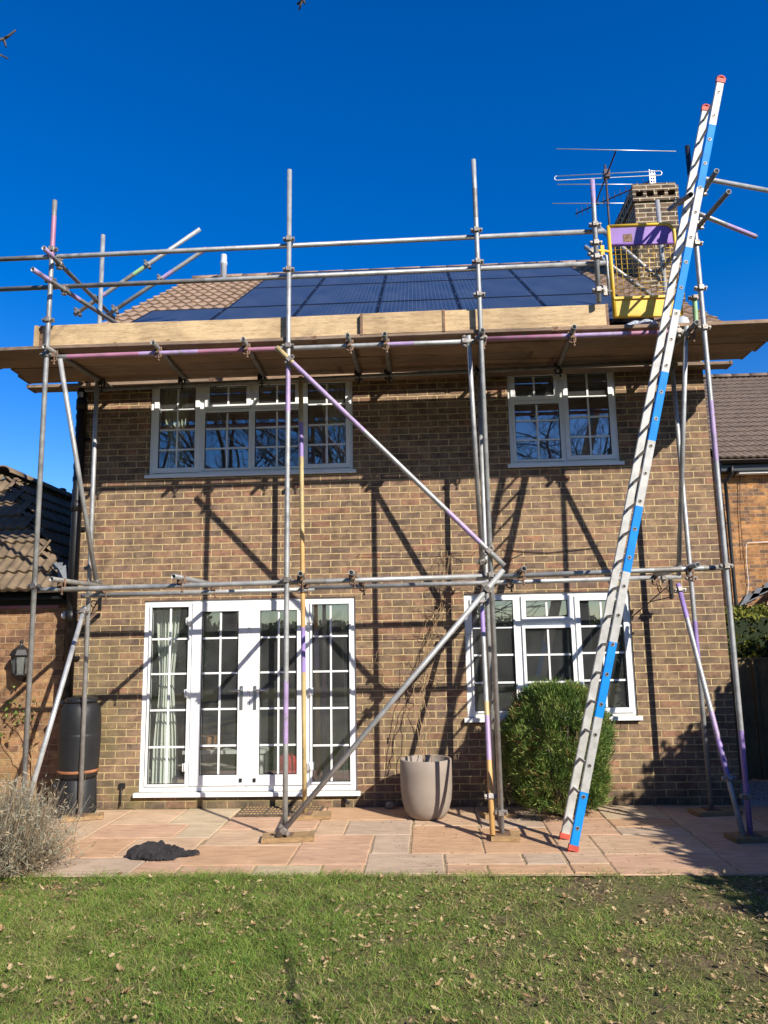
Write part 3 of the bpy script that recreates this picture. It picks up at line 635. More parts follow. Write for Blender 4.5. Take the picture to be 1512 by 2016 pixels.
# ------------------------------------------------------------------ garage on the left
gar = thing('garage', (-5.7, .15, 0), 'single storey orange brick garage with hipped pantile roof adjoining the house on the left', 'garage')
GX0, GX1, GY = -7.35, -4.05, .15
mb = MB(); mb.box(GX0, GX1-.03, GY, 6., 0, 2.34); mb.build('wall', 'brick_garage', gar)
E0 = -.05; ez = 2.42; rh = 1.65
q2 = 1/math.sqrt(2)
tile_slope('roof', (0, E0, ez), (1, 0, 0), Vector((0, 1, 1))*q2, Vector((0, -1, 1))*q2, -.10, rh*1.4142, .285, .128, lambda s: (GX0-.05+max(0, s)*q2, GX1+.02-max(0, s)*q2), .030, .034, 'tile_garage', gar, 8)
# side slope facing the house (u runs along +Y, up slope towards -X)
tile_slope('roof', (GX1, 0, ez), (0, 1, 0), Vector((-1, 0, 1))*q2, Vector((1, 0, 1))*q2, -.05, rh*1.4142, .285, .128, lambda s: (E0+max(0, s)*q2, 6.), .030, .034, 'tile_garage', gar, 6)
mb = MB(); ap = Vector((GX1-rh, E0+rh, ez+rh)); mb.q([(GX0, E0, ez-.02), (GX1, E0, ez-.02), tuple(ap+Vector((0, 0, -.02)))]); mb.q([(GX1, E0, ez-.02), (GX1, 6, ez-.02), (ap.x, 6, ap.z-.02), tuple(ap+Vector((0, 0, -.02)))]); mb.q([(GX0, E0, ez-.02), (ap.x, ap.y, ap.z-.02), (ap.x, 6, ap.z-.02), (GX0, 6, ez-.02)]); mb.build('roof_deck', 'tile_garage', gar)
ridge_tiles('ridge', ap+Vector((0, -.12, .02)), (ap.x, 6., ap.z+.02), .13, .42, 'tile_garage', gar)
mb = MB(); mb.box(GX0-.05, GX1, .10, .125, 2.20, 2.40); mb.build('fascia', 'black_plastic', gar)
mb = MB(); cy, cz, rr = -.06, 2.40, .058
rg = lambda x: [(x, cy+math.cos(t)*rr, cz+math.sin(t)*rr) for t in [PI+PI*j/8 for j in range(9)]]+[(x, cy+math.cos(t)*rr*.9, cz+math.sin(t)*rr*.9) for t in [2*PI-PI*j/8 for j in range(9)]]
mb.rings([rg(GX0-.1), rg(GX1+.0)]); mb.box(GX0, GX1, -.02, .12, 2.26, 2.29); mb.build('gutter', 'black_gloss', gar)
mb = MB()
a, b_, c_, d = at(112, 1118, -.10), at(130, 1112, -.02), at(138, 1146, -.06), at(116, 1150, -.14)
mb.q([a, b_, c_, d]); mb.q([at(133, 1104, -.02), at(140, 1102, -.01), at(140, 1144, -.02), at(136, 1146, -.03)]); mb.q([at(104, 1108, -.06), at(124, 1107, -.04), at(122, 1120, -.08), at(106, 1122, -.10)]); mb.build('flashing', 'lead', gar)
mb = MB(); p = gz(122, 975, 4.2); mb.lathe((p.x, p.y, p.z-.35), [(.05, 0), (.05, .4), (.065, .41), (.065, .45), (.05, .46), (.03, .47)], 12); mb.build('vent_pipe', 'black_plastic', gar)
mb = MB(); mb.box(-4.85, -4.16, .135, .149, 2.17, 2.20); mb.build('soffit_strip', 'pink', gar)
p = at(131, 1213, .10); mb = MB(); mb.lathe((p.x, p.y-.06, p.z-.03), [(.02, 0), (.032, .02), (.032, .05), (.015, .07)], 10); mb.box(p.x-.02, p.x+.02, p.y-.05, p.y+.05, p.z+.02, p.z+.05); mb.build('alarm_lamp', 'white_paint', gar)
# wall lantern
lp = at(40, 1306, .04)
lan = thing('wall_lantern', (lp.x, .15, lp.z-.17), 'black wall lantern with glazed sides on the garage brickwork', 'lantern')
mb = MB(); k = 6
def hexr(r, z, c=lp): return [(c.x+math.cos(2*PI*j/k+PI/6)*r, c.y+math.sin(2*PI*j/k+PI/6)*r, c.z+z) for j in range(k)]
mb.rings([hexr(.075, -.115), hexr(.09, .085)], 0, False); mb.build('glass', 'lantern_glass', lan)
mb = MB(); mb.rings([hexr(.085, -.135), hexr(.092, -.125), hexr(.082, -.11)], 0, False)
for j in range(k):
    a, b_ = hexr(.078, -.115)[j], hexr(.093, .085)[j]; mb.path([a, b_], .007, 5)
mb.build('frame', 'iron', lan)
mb = MB(); mb.rings([hexr(.115, .083), hexr(.118, .092), hexr(.085, .15), hexr(.04, .185), hexr(.022, .20), hexr(.012, .22)], 0, False); mb.lathe((lp.x, lp.y, lp.z+.215), [(.006, 0), (.02, .012), (.02, .028), (.004, .045)], 10); mb.build('roof', 'iron', lan)
mb = MB(); mb.rings([hexr(.085, -.135), hexr(.05, -.165), hexr(.015, -.19), hexr(.006, -.215)], 0, False); mb.build('base', 'iron', lan)
mb = MB(); mb.box(lp.x-.045, lp.x+.045, .13, .149, lp.z-.20, lp.z+.05); mb.path([(lp.x, .135, lp.z-.16), (lp.x, .09, lp.z-.19), (lp.x, .045, lp.z-.17)], .012, 6); mb.build('wall_plate', 'iron', lan)
# ------------------------------------------------------------------ neighbour to the right
nb = thing('neighbour_house', (10, 7.5, 0), 'orange brick neighbouring house with dark tiled roof and black gutter', 'house')
NX = 6.22
mb = MB(); mb.q([(NX, 7.5, 0), (15, 7.5, 0), (15, 7.5, 5.35), (NX, 7.5, 5.35)]); mb.q([(NX, 7.5, 0), (NX, 16.3, 0), (NX, 16.3, 5.3), (NX, 11.9, 8.4), (NX, 7.5, 5.3)]); mb.q([(15, 16.3, 0), (NX, 16.3, 0), (NX, 16.3, 5.3), (15, 16.3, 5.3)]); mb.q([(15, 7.5, 0), (15, 16.3, 0), (15, 16.3, 5.3), (15, 11.9, 8.4), (15, 7.5, 5.3)]); mb.build('wall', 'brick_far', nb)
nk = math.hypot(1, .70)
tile_slope('roof', (0, 7.15, 5.30), (1, 0, 0), Vector((0, 1, .70))/nk, Vector((0, -.70, 1))/nk, 0, 5.82, .30, .15, lambda s: (NX-.10, 15.1), .03, .034, 'tile_far', nb, 4)
mb = MB(); mb.q([(NX-.08, 7.15, 5.27), (15.1, 7.15, 5.27), (15.1, 11.9, 8.59), (NX-.08, 11.9, 8.59)]); mb.q([(NX-.08, 11.9, 8.6), (15.1, 11.9, 8.6), (15.1, 16.6, 5.3), (NX-.08, 16.6, 5.3)]); mb.build('roof_deck', 'tile_far', nb)
ridge_tiles('ridge', (NX-.1, 11.9, 8.62), (15.1, 11.9, 8.62), .14, .45, 'tile_far', nb)
mb = MB(); mb.box(NX-.02, 15, 7.26, 7.28, 5.06, 5.27); mb.box(NX-.02, 15, 7.28, 7.5, 5.05, 5.06); mb.build('fascia', 'black_plastic', nb)
mb = MB(); mb.box(NX+.35, 15, 7.30, 7.49, 5.01, 5.049); mb.build('soffit', 'fascia', nb)
mb = MB(); cy, cz, rr = 7.19, 5.26, .065
rg = lambda x: [(x, cy+math.cos(t)*rr, cz+math.sin(t)*rr) for t in [PI+PI*j/8 for j in range(9)]]+[(x, cy+math.cos(t)*rr*.9, cz+math.sin(t)*rr*.9) for t in [2*PI-PI*j/8 for j in range(9)]]
mb.rings([rg(NX-.05), rg(15)]); mb.build('gutter', 'black_gloss', nb)
mb = MB(); mb.path([at(1441, 918, 7.2), at(1441, 932, 7.2), at(1428, 950, 7.4), at(1434, 1020, 7.42), at(1442, 1110, 7.42), at(1450, 1200, 7.42), at(1458, 1300, 7.42)], .036, 10); mb.build('downpipe', 'black_gloss', nb)
mb = MB(); mb.path([at(1540, 1066, 7.46), at(1474, 1068, 7.46), at(1469, 1072, 7.46), at(1470, 1110, 7.46), at(1474, 1150, 7.46), at(1470, 1180, 7.46), at(1462, 1215, 7.46)], .006, 6); mb.build('cable', 'white_paint', nb)
mb = MB(); mb.path([at(1456, 925, 7.46), at(1457, 1010, 7.46), at(1463, 1100, 7.46)], .006, 5); mb.build('cable', 'iron', nb)
mb = MB(); a = at(1462, 1212, 7.0)
mb.q([(a.x, 6.2, 2.05), (a.x+4, 6.2, 2.05), (a.x+4, 7.45, 3.3), (a.x+.9, 7.45, 2.75)]); mb.q([(a.x, 6.2, 0), (a.x+4, 6.2, 0), (a.x+4, 6.2, 2.05), (a.x, 6.2, 2.05)]); mb.build('lean_to', 'slab1', nb)
mb = MB()
for i in range(5): x = a.x+.25+i*.20; z = 2.40+i*.11; mb.q([(x-.12, 7.44, z-.09), (x+.30, 7.44, z+.09), (x+.30, 7.44, z+.16), (x+.06, 7.44, z+.16)])
mb.build('flashing', 'lead', nb)
# ------------------------------------------------------------------ ground
def struct(o): return tag(o, kind='structure')
mb = MB(); mb.q([(-300, -300, -.035), (300, -300, -.035), (300, 300, -.035), (-300, 300, -.035)]); struct(mb.build('ground', 'lawn'))
mb = MB(); 
n = 60
xs = np.linspace(-7, 6, 66); ys = np.linspace(-16, -2.34, 70)
def lz(x, y): return -.012+.018*mnoise.noise(Vector((x*1.1, y*1.1, 3.)))+.006*mnoise.noise(Vector((x*4., y*4., 1.)))-(.0 if y < -2.45 else .01)
grid = [[(x, y, lz(x, y)) for x in xs] for y in ys]; mb.rings(grid, 0, True, False); struct(mb.build('lawn', 'lawn'))
SL = [(-3.14, -2.55, -.72, 0, 2), (-2.55, -1.98, -.72, 0, 5), (-3.14, -2.32, -1.26, -.72, 1), (-2.32, -1.98, -1.26, -.72, 5), (-3.6, -2.62, -1.89, -1.26, 4), (-2.62, -2.0, -1.89, -1.26, 2), (-3.9, -2.3, -2.4, -1.89, 3), (-2.3, -1.95, -2.4, -1.89, 1),
      (-3.75, -3.14, -1.26, 0, 2), (-4.6, -3.75, -1.0, 0, 3), (-4.6, -3.75, -1.89, -1.0, 1), (-3.75, -3.6, -1.89, -1.26, 2), (-4.7, -3.9, -2.4, -1.89, 2), (-5.6, -4.6, -1.2, 0, 1), (-5.6, -4.7, -2.4, -1.2, 4), (-7.4, -5.6, -1.2, 0, 2), (-7.4, -5.6, -2.4, -1.2, 3),
      (-1.98, -1.06, -.95, 0, 1), (-1.98, -1.10, -1.54, -.95, 2), (-2.0, -1.115, -2.13, -1.54, 4), (-1.95, -1.36, -2.38, -2.13, 1), (-1.36, -.836, -2.38, -2.13, 5), (-.836, -.508, -2.38, -2.125, 1),
      (-1.06, -.148, -.60, 0, 4), (-1.06, -.77, -1.19, -.60, 2), (-.77, -.155, -1.19, -.60, 3), (-.49, -.165, -1.81, -1.19, 3), (-1.115, -.49, -2.125, -1.19, 1), (-.508, .12, -2.38, -1.81, 3),
      (-.148, .48, -.85, 0, 2), (-.16, .455, -1.81, -.85, 4), (.48, 1.095, -.95, 0, 3), (.455, 1.08, -1.82, -.95, 4), (.12, .745, -2.14, -1.82, 2), (.745, 1.07, -2.14, -1.82, 3), (.12, .44, -2.38, -2.14, 1), (.44, 1.07, -2.38, -2.14, 4),
      (1.09, 1.71, -.61, 0, 1), (1.08, 1.70, -1.23, -.61, 1), (1.075, 1.40, -2.14, -1.23, 2), (1.07, 1.385, -2.38, -2.14, 4), (1.71, 2.33, -.61, 0, 5), (1.71, 2.31, -.95, -.61, 4), (1.70, 2.31, -1.24, -.95, 3), (1.40, 2.31, -1.86, -1.24, 2), (1.385, 2.29, -2.42, -1.86, 1),
      (2.33, 3.1, -1.2, 0, 2), (3.1, 3.85, -1.2, -.1, 4), (2.31, 3.2, -1.86, -1.2, 1), (3.2, 4.3, -1.86, -1.2, 2), (2.29, 3.3, -2.42, -1.86, 1), (3.3, 4.3, -2.42, -1.86, 3)]
pat = MB()
for x0, x1, y0, y1, k in SL:
    g = .007; j = lambda: random.uniform(-.004, .004); z = random.uniform(-.002, .002); y1 = y1 if y1 < 0 else -.008
    def edge(p, q, m_=4): return [(p[0]+(q[0]-p[0])*i/m_+j()*.7, p[1]+(q[1]-p[1])*i/m_+j()*.7) for i in range(m_)]
    cs = [(x0+g+j(), y0+g+j()), (x1-g+j(), y0+g+j()), (x1-g+j(), y1-g+j()), (x0+g+j(), y1-g+j())]
    o = edge(cs[0], cs[1])+edge(cs[1], cs[2])+edge(cs[2], cs[3])+edge(cs[3], cs[0]); c = ((x0+x1)/2, (y0+y1)/2)
    ins = [(p[0]+(c[0]-p[0])*.012/max(.05, math.hypot(c[0]-p[0], c[1]-p[1])), p[1]+(c[1]-p[1])*.012/max(.05, math.hypot(c[0]-p[0], c[1]-p[1]))) for p in o]
    b0_ = len(pat.v); nn = len(o)
    pat.v += [(p[0], p[1], -.03) for p in o]+[(p[0], p[1], z-.005) for p in o]+[(p[0], p[1], z) for p in ins]
    for r in range(2):
        for i in range(nn): pat.f.append((b0_+r*nn+i, b0_+r*nn+(i+1) % nn, b0_+(r+1)*nn+(i+1) % nn, b0_+(r+1)*nn+i)); pat.m.append(k-1); pat.sm.append(False)
    pat.f.append(tuple(b0_+2*nn+i for i in range(nn))); pat.m.append(k-1); pat.sm.append(False)
pat.q([(-7.4, -2.40, -.008), (4.3, -2.43, -.008), (4.3, .0, -.008), (-7.4, .0, -.008)], 5)
struct(pat.build('patio', ['slab1', 'slab2', 'slab3', 'slab4', 'slab5', 'joint']))
mb = MB(); mb.q([(3.25, -1.0, -.004), (7, -1.0, -.004), (7, 7.5, -.004), (3.25, 7.5, -.004)]); struct(mb.build('gravel_path', 'gravel'))
V = []; F = []; nst = 2600
for i in range(nst):
    x, y = random.uniform(3.5, 4.4), random.uniform(-.6, 1.28); r = random.uniform(.008, .02); b0_ = len(V)
    a = random.uniform(0, 6.28); V += [(x+math.cos(a+t)*r*random.uniform(.7, 1.2), y+math.sin(a+t)*r*random.uniform(.7, 1.2), .0) for t in (0, 1.57, 3.14, 4.71)]+[(x, y, r*random.uniform(.7, 1.1))]
    F += [(b0_, b0_+1, b0_+4), (b0_+1, b0_+2, b0_+4), (b0_+2, b0_+3, b0_+4), (b0_+3, b0_, b0_+4)]
tag(npmesh('gravel', np.array(V), np.array(F), np.zeros(len(F)), ['gravel'], smooth=True), 'pale gravel stones beside the right corner of the house', 'gravel', None, 'stuff')
# fence across the side passage
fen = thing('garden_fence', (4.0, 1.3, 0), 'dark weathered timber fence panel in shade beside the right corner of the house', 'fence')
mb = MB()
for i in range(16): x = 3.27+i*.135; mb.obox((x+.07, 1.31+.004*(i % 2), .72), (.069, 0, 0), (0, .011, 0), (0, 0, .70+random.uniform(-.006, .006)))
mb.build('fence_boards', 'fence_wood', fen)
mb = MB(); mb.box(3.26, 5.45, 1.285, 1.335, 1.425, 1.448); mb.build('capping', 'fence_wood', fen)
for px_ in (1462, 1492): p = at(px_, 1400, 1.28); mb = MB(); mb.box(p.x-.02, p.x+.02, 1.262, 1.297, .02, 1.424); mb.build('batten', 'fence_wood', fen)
# doormat
mt = [gz(487, 1590), gz(640, 1587), gz(628, 1607), gz(462, 1609)]
x0, x1, y0, y1 = mt[3].x, mt[2].x, mt[3].y, mt[0].y
dm = thing('door_mat', ((x0+x1)/2, (y0+y1)/2, 0), 'brown patterned doormat lying below the french doors', 'doormat')
mb = MB(); mb.box(x0, x1, y0, y1, .002, .016); mb.build('mat_base', 'mat', dm)
mb = MB()
for i in range(3):
    xa = x0+.02+i*(x1-x0-.02)/3; xb = xa+(x1-x0-.02)/3-.02
    for k_ in range(7):
        for l_ in range(4):
            cx, cy = xa+(xb-xa)*(k_+.5)/7, y0+.02+(y1-y0-.04)*(l_+.5)/4; mb.obox((cx, cy, .019), (.012, .008, 0), (-.004, .011, 0), (0, 0, .003))
mb.build('tread_pattern', 'sole', dm)
mb = MB(); p = gz(768, 1592)
mb.lathe((p.x, p.y, 0), [(.03, 0), (.055, .02), (.05, .055), (.02, .07)], 9, sx=1.0, sy=.8); tag(mb.build('stone', 'stone'), 'small buff stone lying on the paving left of the plant pot', 'stone')
# ------------------------------------------------------------------ scaffolding
sca = thing('scaffolding', (-.4, -.9, 0), 'tube and coupler scaffolding standing on the patio along the whole rear wall of the house', 'scaffolding')
YO, YI, YL = -1.33, -.41, -1.275
TM = ['galv', 'galv_dark', 'purple', 'mauve', 'pink', 'yellow_worn', 'orange_worn', 'greenband', 'galv_bright', 'black_plastic']
TI = {n: i for i, n in enumerate(TM)}
def tube(kind, p0, p1, segs=None, r=.0242, base='galv', coup=(), label=None):
    p0, p1 = Vector(p0), Vector(p1); sg = [(0, TI[base])]
    if segs: sg = [(t, TI[n]) for t, n in segs]
    o = MB().hollow(p0, p1, r, 12, sg).build(kind, TM, sca)
    if label: o['label'] = label
    for c in coup: coupler(o, p0.lerp(p1, c), (p1-p0).normalized())
    return o
def coupler(par, c, d, m='clamp', size=1.0):
    # two hinged half shells round the tube, flange bolts and nuts, seat for the second tube
    d = Vector(d).normalized(); a = d.cross(Vector((0, 1, 0)))
    if a.length < .1: a = d.cross(Vector((1, 0, 0)))
    a.normalize(); b = d.cross(a); c = Vector(c); mb = MB(); L = .026*size
    ring = lambda t, q: [c+d*t+(a*math.cos(2*PI*j/14)+b*math.sin(2*PI*j/14))*q for j in range(14)]
    mb.rings([ring(-L, .0245), ring(-L, .030), ring(-L*.8, .0335), ring(L*.8, .0335), ring(L, .030), ring(L, .0245)])
    for s in (-1, 1):
        mb.obox(c+a*s*.042, a*.014, b*.013, d*.019)
        mb.path([c+a*s*.048-b*.032, c+a*s*.048+b*.034], .0065, 6); mb.path([c+a*s*.048+b*.018, c+a*s*.048+b*.030], .0125, 6)
    mb.obox(c+b*.030, a*.022, b*.012, d*.022)
    return mb.build('coupler', m, par)
def clip(par, c, front, m='rust'):
    # putlog clip holding a transom down to the ledger, bolt end hanging below
    c = Vector(c); mb = MB()
    mb.path([c+Vector((-.03, 0, .055)), c+Vector((-.034, 0, 0)), c+Vector((-.028, -.004, -.05)), c+Vector((.0, -.008, -.062)), c+Vector((.03, -.004, -.05)), c+Vector((.034, 0, .0)), c+Vector((.03, 0, .055))], .010, 6)
    mb.path([c+Vector((.012, -.018, -.02)), c+Vector((.016, -.022, -.105))], .0065, 6); mb.path([c+Vector((.015, -.022, -.085)), c+Vector((.016, -.022, -.105))], .012, 6)
    mb.obox(c+Vector((0, -.028, .012)), (.02, 0, 0), (0, .01, 0), (0, 0, .03)); return mb.build('coupler', m, par)
def std(kind, top, bot, Yt, Yb, segs=None, zb=.048, coup=(), label=None, base='galv'):
    t, b = at(top[0], top[1], Yt), at(bot[0], bot[1], Yb); b.z = zb
    o = tube(kind, b, t, segs, base=base, label=label); d = (t-b).normalized()
    for z in coup: coupler(o, b+d*((z-zb)/d.z), d)
    if zb < .1:
        pl = MB(); pl.box(b.x-.075, b.x+.075, b.y-.075, b.y+.075, .041, .0475); pl.build('base_plate', 'rust', o)
    return o, b, t
CZ = (2.30, 4.62, 5.43, 5.77)
sA = std('standard', (108, 395), (44, 1603), YO, YO, [(0, 'galv'), (.90, 'pink'), (.972, 'galv_dark')], coup=(2.30, 4.62, 4.99, 5.42, 5.76))
sB = std('standard', (570, 335), (561, 1645), YO, YO-.02, [(0, 'galv'), (.12, 'mauve'), (.205, 'galv'), (.60, 'mauve'), (.67, 'galv')], coup=(2.305, 4.62, 5.43, 5.76))
sC = std('standard', (932, 315), (988, 1640), YO, YO-.03, [(0, 'galv'), (.9, 'galv_dark'), (.95, 'galv')], coup=(.22, 2.31, 4.63, 5.08, 5.43, 5.77))
sD = std('standard', (1353, 288), (1478, 1650), YO, YO-.10, [(0, 'purple'), (.13, 'galv'), (.50, 'mauve'), (.59, 'galv'), (.95, 'black_plastic')], coup=(.35, 2.34, 4.64, 5.05, 5.52))
rA = std('standard', (203, 463), (157, 1607), YI, YI-.08, None, coup=(2.26, 2.55, 5.15, 5.3))
rB = std('standard', (592, 742), (600, 1600), YI, YI-.08, [(0, 'yellow_worn'), (.20, 'yellow_worn'), (.30, 'purple'), (.40, 'orange_worn'), (.62, 'yellow_worn'), (.80, 'purple'), (.885, 'yellow_worn')], coup=(2.27,))
rC = std('standard', (942, 735), (975, 1600), YI, YI-.08, None, coup=(2.29, 2.62))
rD = std('standard', (1294, 395), (1400, 1588), YI, YI-.02, [(0, 'galv'), (.22, 'purple'), (.28, 'galv')], coup=(2.31, 5.3, 4.62))
# ledgers of the two lifts
def hz_(kind, a, b, Y, segs=None, coup=(), base='galv', r=.0242, label=None): return tube(kind, at(*a, Y), at(*b, Y), segs, r, base, coup, label)
hz_('ledger', (92, 704), (936, 672), YL, [(0, 'galv_dark'), (.05, 'pink'), (.22, 'mauve'), (.36, 'pink'), (.54, 'galv'), (.80, 'mauve'), (.86, 'galv')], (.975,))
hz_('ledger', (948, 668), (1345, 653), YL, [(0, 'pink'), (.4, 'mauve'), (.72, 'pink'), (.93, 'galv')], (.01, .975))
hz_('ledger', (168, 768), (1320, 712), YI+.0, None, (), 'galv_dark')
hz_('ledger', (72, 1162), (972, 1134), YL, [(0, 'galv'), (.05, 'galv_dark'), (.12, 'galv'), (.55, 'galv_dark'), (.64, 'galv')])
hz_('ledger', (938, 1137), (1424, 1117), YL+.0, [(0, 'galv'), (.72, 'galv_dark'), (.83, 'galv'), (.92, 'galv_dark')])
hz_('ledger', (160, 1173), (620, 1160), YI-.055); hz_('ledger', (600, 1158), (1340, 1136), YI-.055, None, (.955,))
# guard rails
hz_('guard_rail', (-60, 513.5), (1188, 455), YL, [(0, 'galv_dark'), (.11, 'galv')])
hz_('guard_rail', (-60, 572.5), (1192, 518), YL, [(0, 'galv_dark'), (.38, 'galv')])
sG = std('gate_post', (1166, 355), (1179, 594), YO, YO, [(0, 'galv'), (.8, 'mauve')], 4.955, coup=(5.08, 5.43, 5.58, 5.775))
# transoms under the boards
for (px_, py_), rx in zip(((88, 668), (300, 690), (478, 672), (684, 664), (757, 661), (950, 656), (1131, 650), (1372, 634)), (-3.52, -2.605, -1.71, -.63, -.30, .70, 1.56, 2.62)):
    a = at(px_, py_, -1.45); a.z = 4.664; o = tube('transom', a, (rx, -.12, 4.664), None, base='galv_dark'); clip(o, Vector((a.x+(rx-a.x)*.13, YL-.01, 4.625)), True)
    clip(o, Vector((rx-.02, YI, 4.625)), True, 'iron')
for (px_, py_), rx in zip(((100, 1153), (341, 1142), (591, 1139), (691, 1130), (1032, 1122), (1374, 1109)), (-3.35, -2.18, -1.22, -.62, .90, 2.38)):
    a = at(px_, py_, -1.46); a.z = 2.352; o = tube('transom', a, (rx, -.32, 2.345), [(0, 'yellow_worn'), (.02, 'galv')] if px_ in (1032, 591) else None, base='galv_dark' if px_ in (100, 691) else 'galv'); clip(o, Vector((a.x+(rx-a.x)*.16, YL-.01, 2.315)), True); clip(o, Vector((a.x+(rx-a.x)*.88, YI-.055, 2.305)), True)
# face braces in front of the standards
hz_('brace', (545, 684), (993, 1114), -1.39, [(0, 'yellow_worn'), (.075, 'mauve'), (.40, 'galv'), (.76, 'mauve'), (.90, 'galv')], (.06, .935))
tube('brace', at(991, 1122, -1.40), at(547, 1648, -1.44), None, base='galv', coup=(.075, .975))
# ledger braces (front to back)
tube('brace', at(118, 706, -1.30), at(193, 1166, -.47), coup=(.955,)); tube('brace', at(167, 1195, -.47), at(51, 1592, -1.42), base='galv_bright', coup=(.03,))
tube('brace', at(922, 660, -1.29), at(949, 1112, -.47), coup=(.985,)); tube('brace', at(948, 1178, -.47), at(970, 1645, -1.43), [(0, 'galv'), (.06, 'purple'), (.17, 'galv'), (.48, 'yellow_worn'), (.54, 'mauve'), (.72, 'orange_worn')], coup=(.02, .86))
tube('brace', at(1351, 641, -1.29), at(1336, 1132, -.47), coup=(.03, .97)); tube('brace', at(1335, 1150, -.47), at(1464, 1648, -1.46), [(0, 'purple'), (.16, 'galv'), (.55, 'mauve'), (.66, 'purple'), (.80, 'galv')], coup=(.03, .80))
# end returns at the left
a = at(86, 488, -1.62); tube('guard_rail', a, Vector((a.x+.03, .05, a.z)), [(0, 'mauve'), (.1, 'galv_dark')], coup=(.2,))
a = at(64, 530, -1.75); tube('guard_rail', a, Vector((a.x+.36, -.28, a.z-.02)), [(0, 'mauve'), (.16, 'galv_dark'), (.36, 'mauve'), (.45, 'galv_dark')], coup=(.30,))
tube('raker', at(394, 451, -.35), at(146, 620, -.35), [(0, 'galv'), (.45, 'greenband'), (.53, 'galv_dark'), (.6, 'galv'), (.75, 'mauve'), (.78, 'galv')], coup=(.42, .82, .97))
tube('raker', at(407, 489, -.30), at(200, 628, -.30), [(0, 'pink'), (.06, 'galv'), (.32, 'mauve'), (.42, 'galv')], coup=(.44, .87))
# end returns at the right
tube('raker', at(1151, 485, -.36), at(1290, 588, -.36), base='galv', coup=(.1,)); tube('raker', at(1178, 447, -.33), at(1325, 573, -.33), [(0, 'galv'), (.6, 'galv')], coup=(.73,))
a = at(1411, 336, -1.70); tube('guard_rail', a, Vector((a.x-.02, -.25, a.z)), base='galv_dark', coup=(.22,)); a = at(1435, 377, -1.85); tube('guard_rail', a, Vector((a.x-.18, -.28, a.z)), base='galv_dark', coup=(.35,))
tube('guard_rail', at(1376, 350, -1.19), at(1560, 384, -.75), [(0, 'yellow_worn'), (.03, 'galv')], coup=(.02,)); tube('guard_rail', at(1368, 418, -1.20), at(1488, 466, -.8), [(0, 'galv'), (.5, 'mauve'), (.97, 'galv_dark')])
tube('tie', at(1367, 585, -1.22), at(1371, 652, -1.20), [(0, 'galv_dark'), (.1, 'greenband'), (.75, 'galv_dark')], coup=(.03, .92))
a = at(1355, 410, -1.4); tube('tie', at(1318, 412, -1.0), at(1360, 383, -1.7), base='galv_dark', coup=(.5,))
# ------------------------------------------------------------------ boards
def board(name, x0, x1, y0, y1, z0, m, label, cat='scaffold board', group=None, tilt=0., band=True, vertical=False):
    e = thing(name, ((x0+x1)/2, (y0+y1)/2, z0), label, cat, group); h = .038; mb = MB(); n = 10
    dz = lambda x: tilt*(x-(x0+x1)/2)+.004*math.sin(x*1.7+y0*9)
    zt = (.222 if vertical else h)
    rg = []
    for i in range(n+1):
        x = x0+(x1-x0)*i/n; wv = .003*math.sin(x*2.3+y1*5); c = .004
        rg.append([(x, y0+wv+c, z0+dz(x)), (x, y1+wv-c, z0+dz(x)), (x, y1+wv, z0+dz(x)+c), (x, y1+wv, z0+zt+dz(x)-c), (x, y1+wv-c, z0+zt+dz(x)), (x, y0+wv+c, z0+zt+dz(x)), (x, y0+wv, z0+zt+dz(x)-c), (x, y0+wv, z0+dz(x)+c)])
    mb.rings(rg, 0, False); mb.build('plank', m, e)
    if band:
        for x, s in ((x0, 1), (x1, -1)): mb = MB(); mb.box(min(x-.0015*s, x+.025*s), max(x-.0015*s, x+.025*s), y0-.0035, y1+.0035, z0+dz(x)-.003, z0+zt+dz(x)+.003); mb.build('end_band', 'rust', e)
    return e
DZ = 4.692
rows = [(-1.300, -1.036), (-1.030, -.794), (-.788, -.552), (-.546, -.308)]
nm = ['front', 'second', 'third', 'fourth']
for i, (ya, yb) in enumerate(rows):
    xl = (-4.62, -4.50, -4.38, -4.43)[i]; xr = (3.62, 3.66, 3.60, 3.56)[i]; s1, s2 = (-1.02, -.62, -.36, -.85)[i], (1.36, 1.55, 1.2, 1.45)[i]
    for (a, b_, nme) in ((xl, s1, 'left'), (s1+.006, s2, 'middle'), (s2+.006, xr, 'right')):
        board('scaffold_board', a, b_, ya, yb, DZ+random.uniform(0, .003), 'deck' if (i+len(nme)) % 2 else 'deck2', 'brown scaffold board in the %s row of the deck, %s length' % (nm[i], nme), group='scaffold boards of the deck')
board('scaffold_board', -4.52, -2.35, -.185, .0, DZ, 'deck2', 'brown scaffold board nearest the wall, over the left end of the bedroom window', group='scaffold boards of the deck')
board('scaffold_board', -2.34, .50, -.185, -.02, DZ, 'deck', 'brown scaffold board nearest the wall, above the middle of the house', group='scaffold boards of the deck')
board('scaffold_board', .51, 3.50, -.185, -.02, DZ, 'deck2', 'brown scaffold board nearest the wall, over the small upper window', group='scaffold boards of the deck')
tz = DZ+.045
board('toe_board', -3.83, -.35, -1.262, -1.224, tz+.002, 'toe', 'long pale wooden toe board on edge along the left half of the deck', 'toe board', 'toe boards', .0, True, True)
board('toe_board', -.55, .29, -1.302, -1.264, tz-.012, 'toe_worn', 'short overlapping wooden toe board with a split end near the middle of the deck', 'toe board', 'toe boards', .004, True, True)
board('toe_board', .0, 1.90, -1.262, -1.224, tz+.006, 'toe', 'pale wooden toe board on edge ending at the yellow gate', 'toe board', 'toe boards', .004, True, True)
e = thing('toe_board', (-3.855, -.75, tz), 'wooden toe board across the left end of the deck', 'toe board', 'toe boards'); mb = MB(); mb.box(-3.875, -3.837, -1.30, -.20, tz-.01, tz+.215); mb.build('plank', 'toe_worn', e)
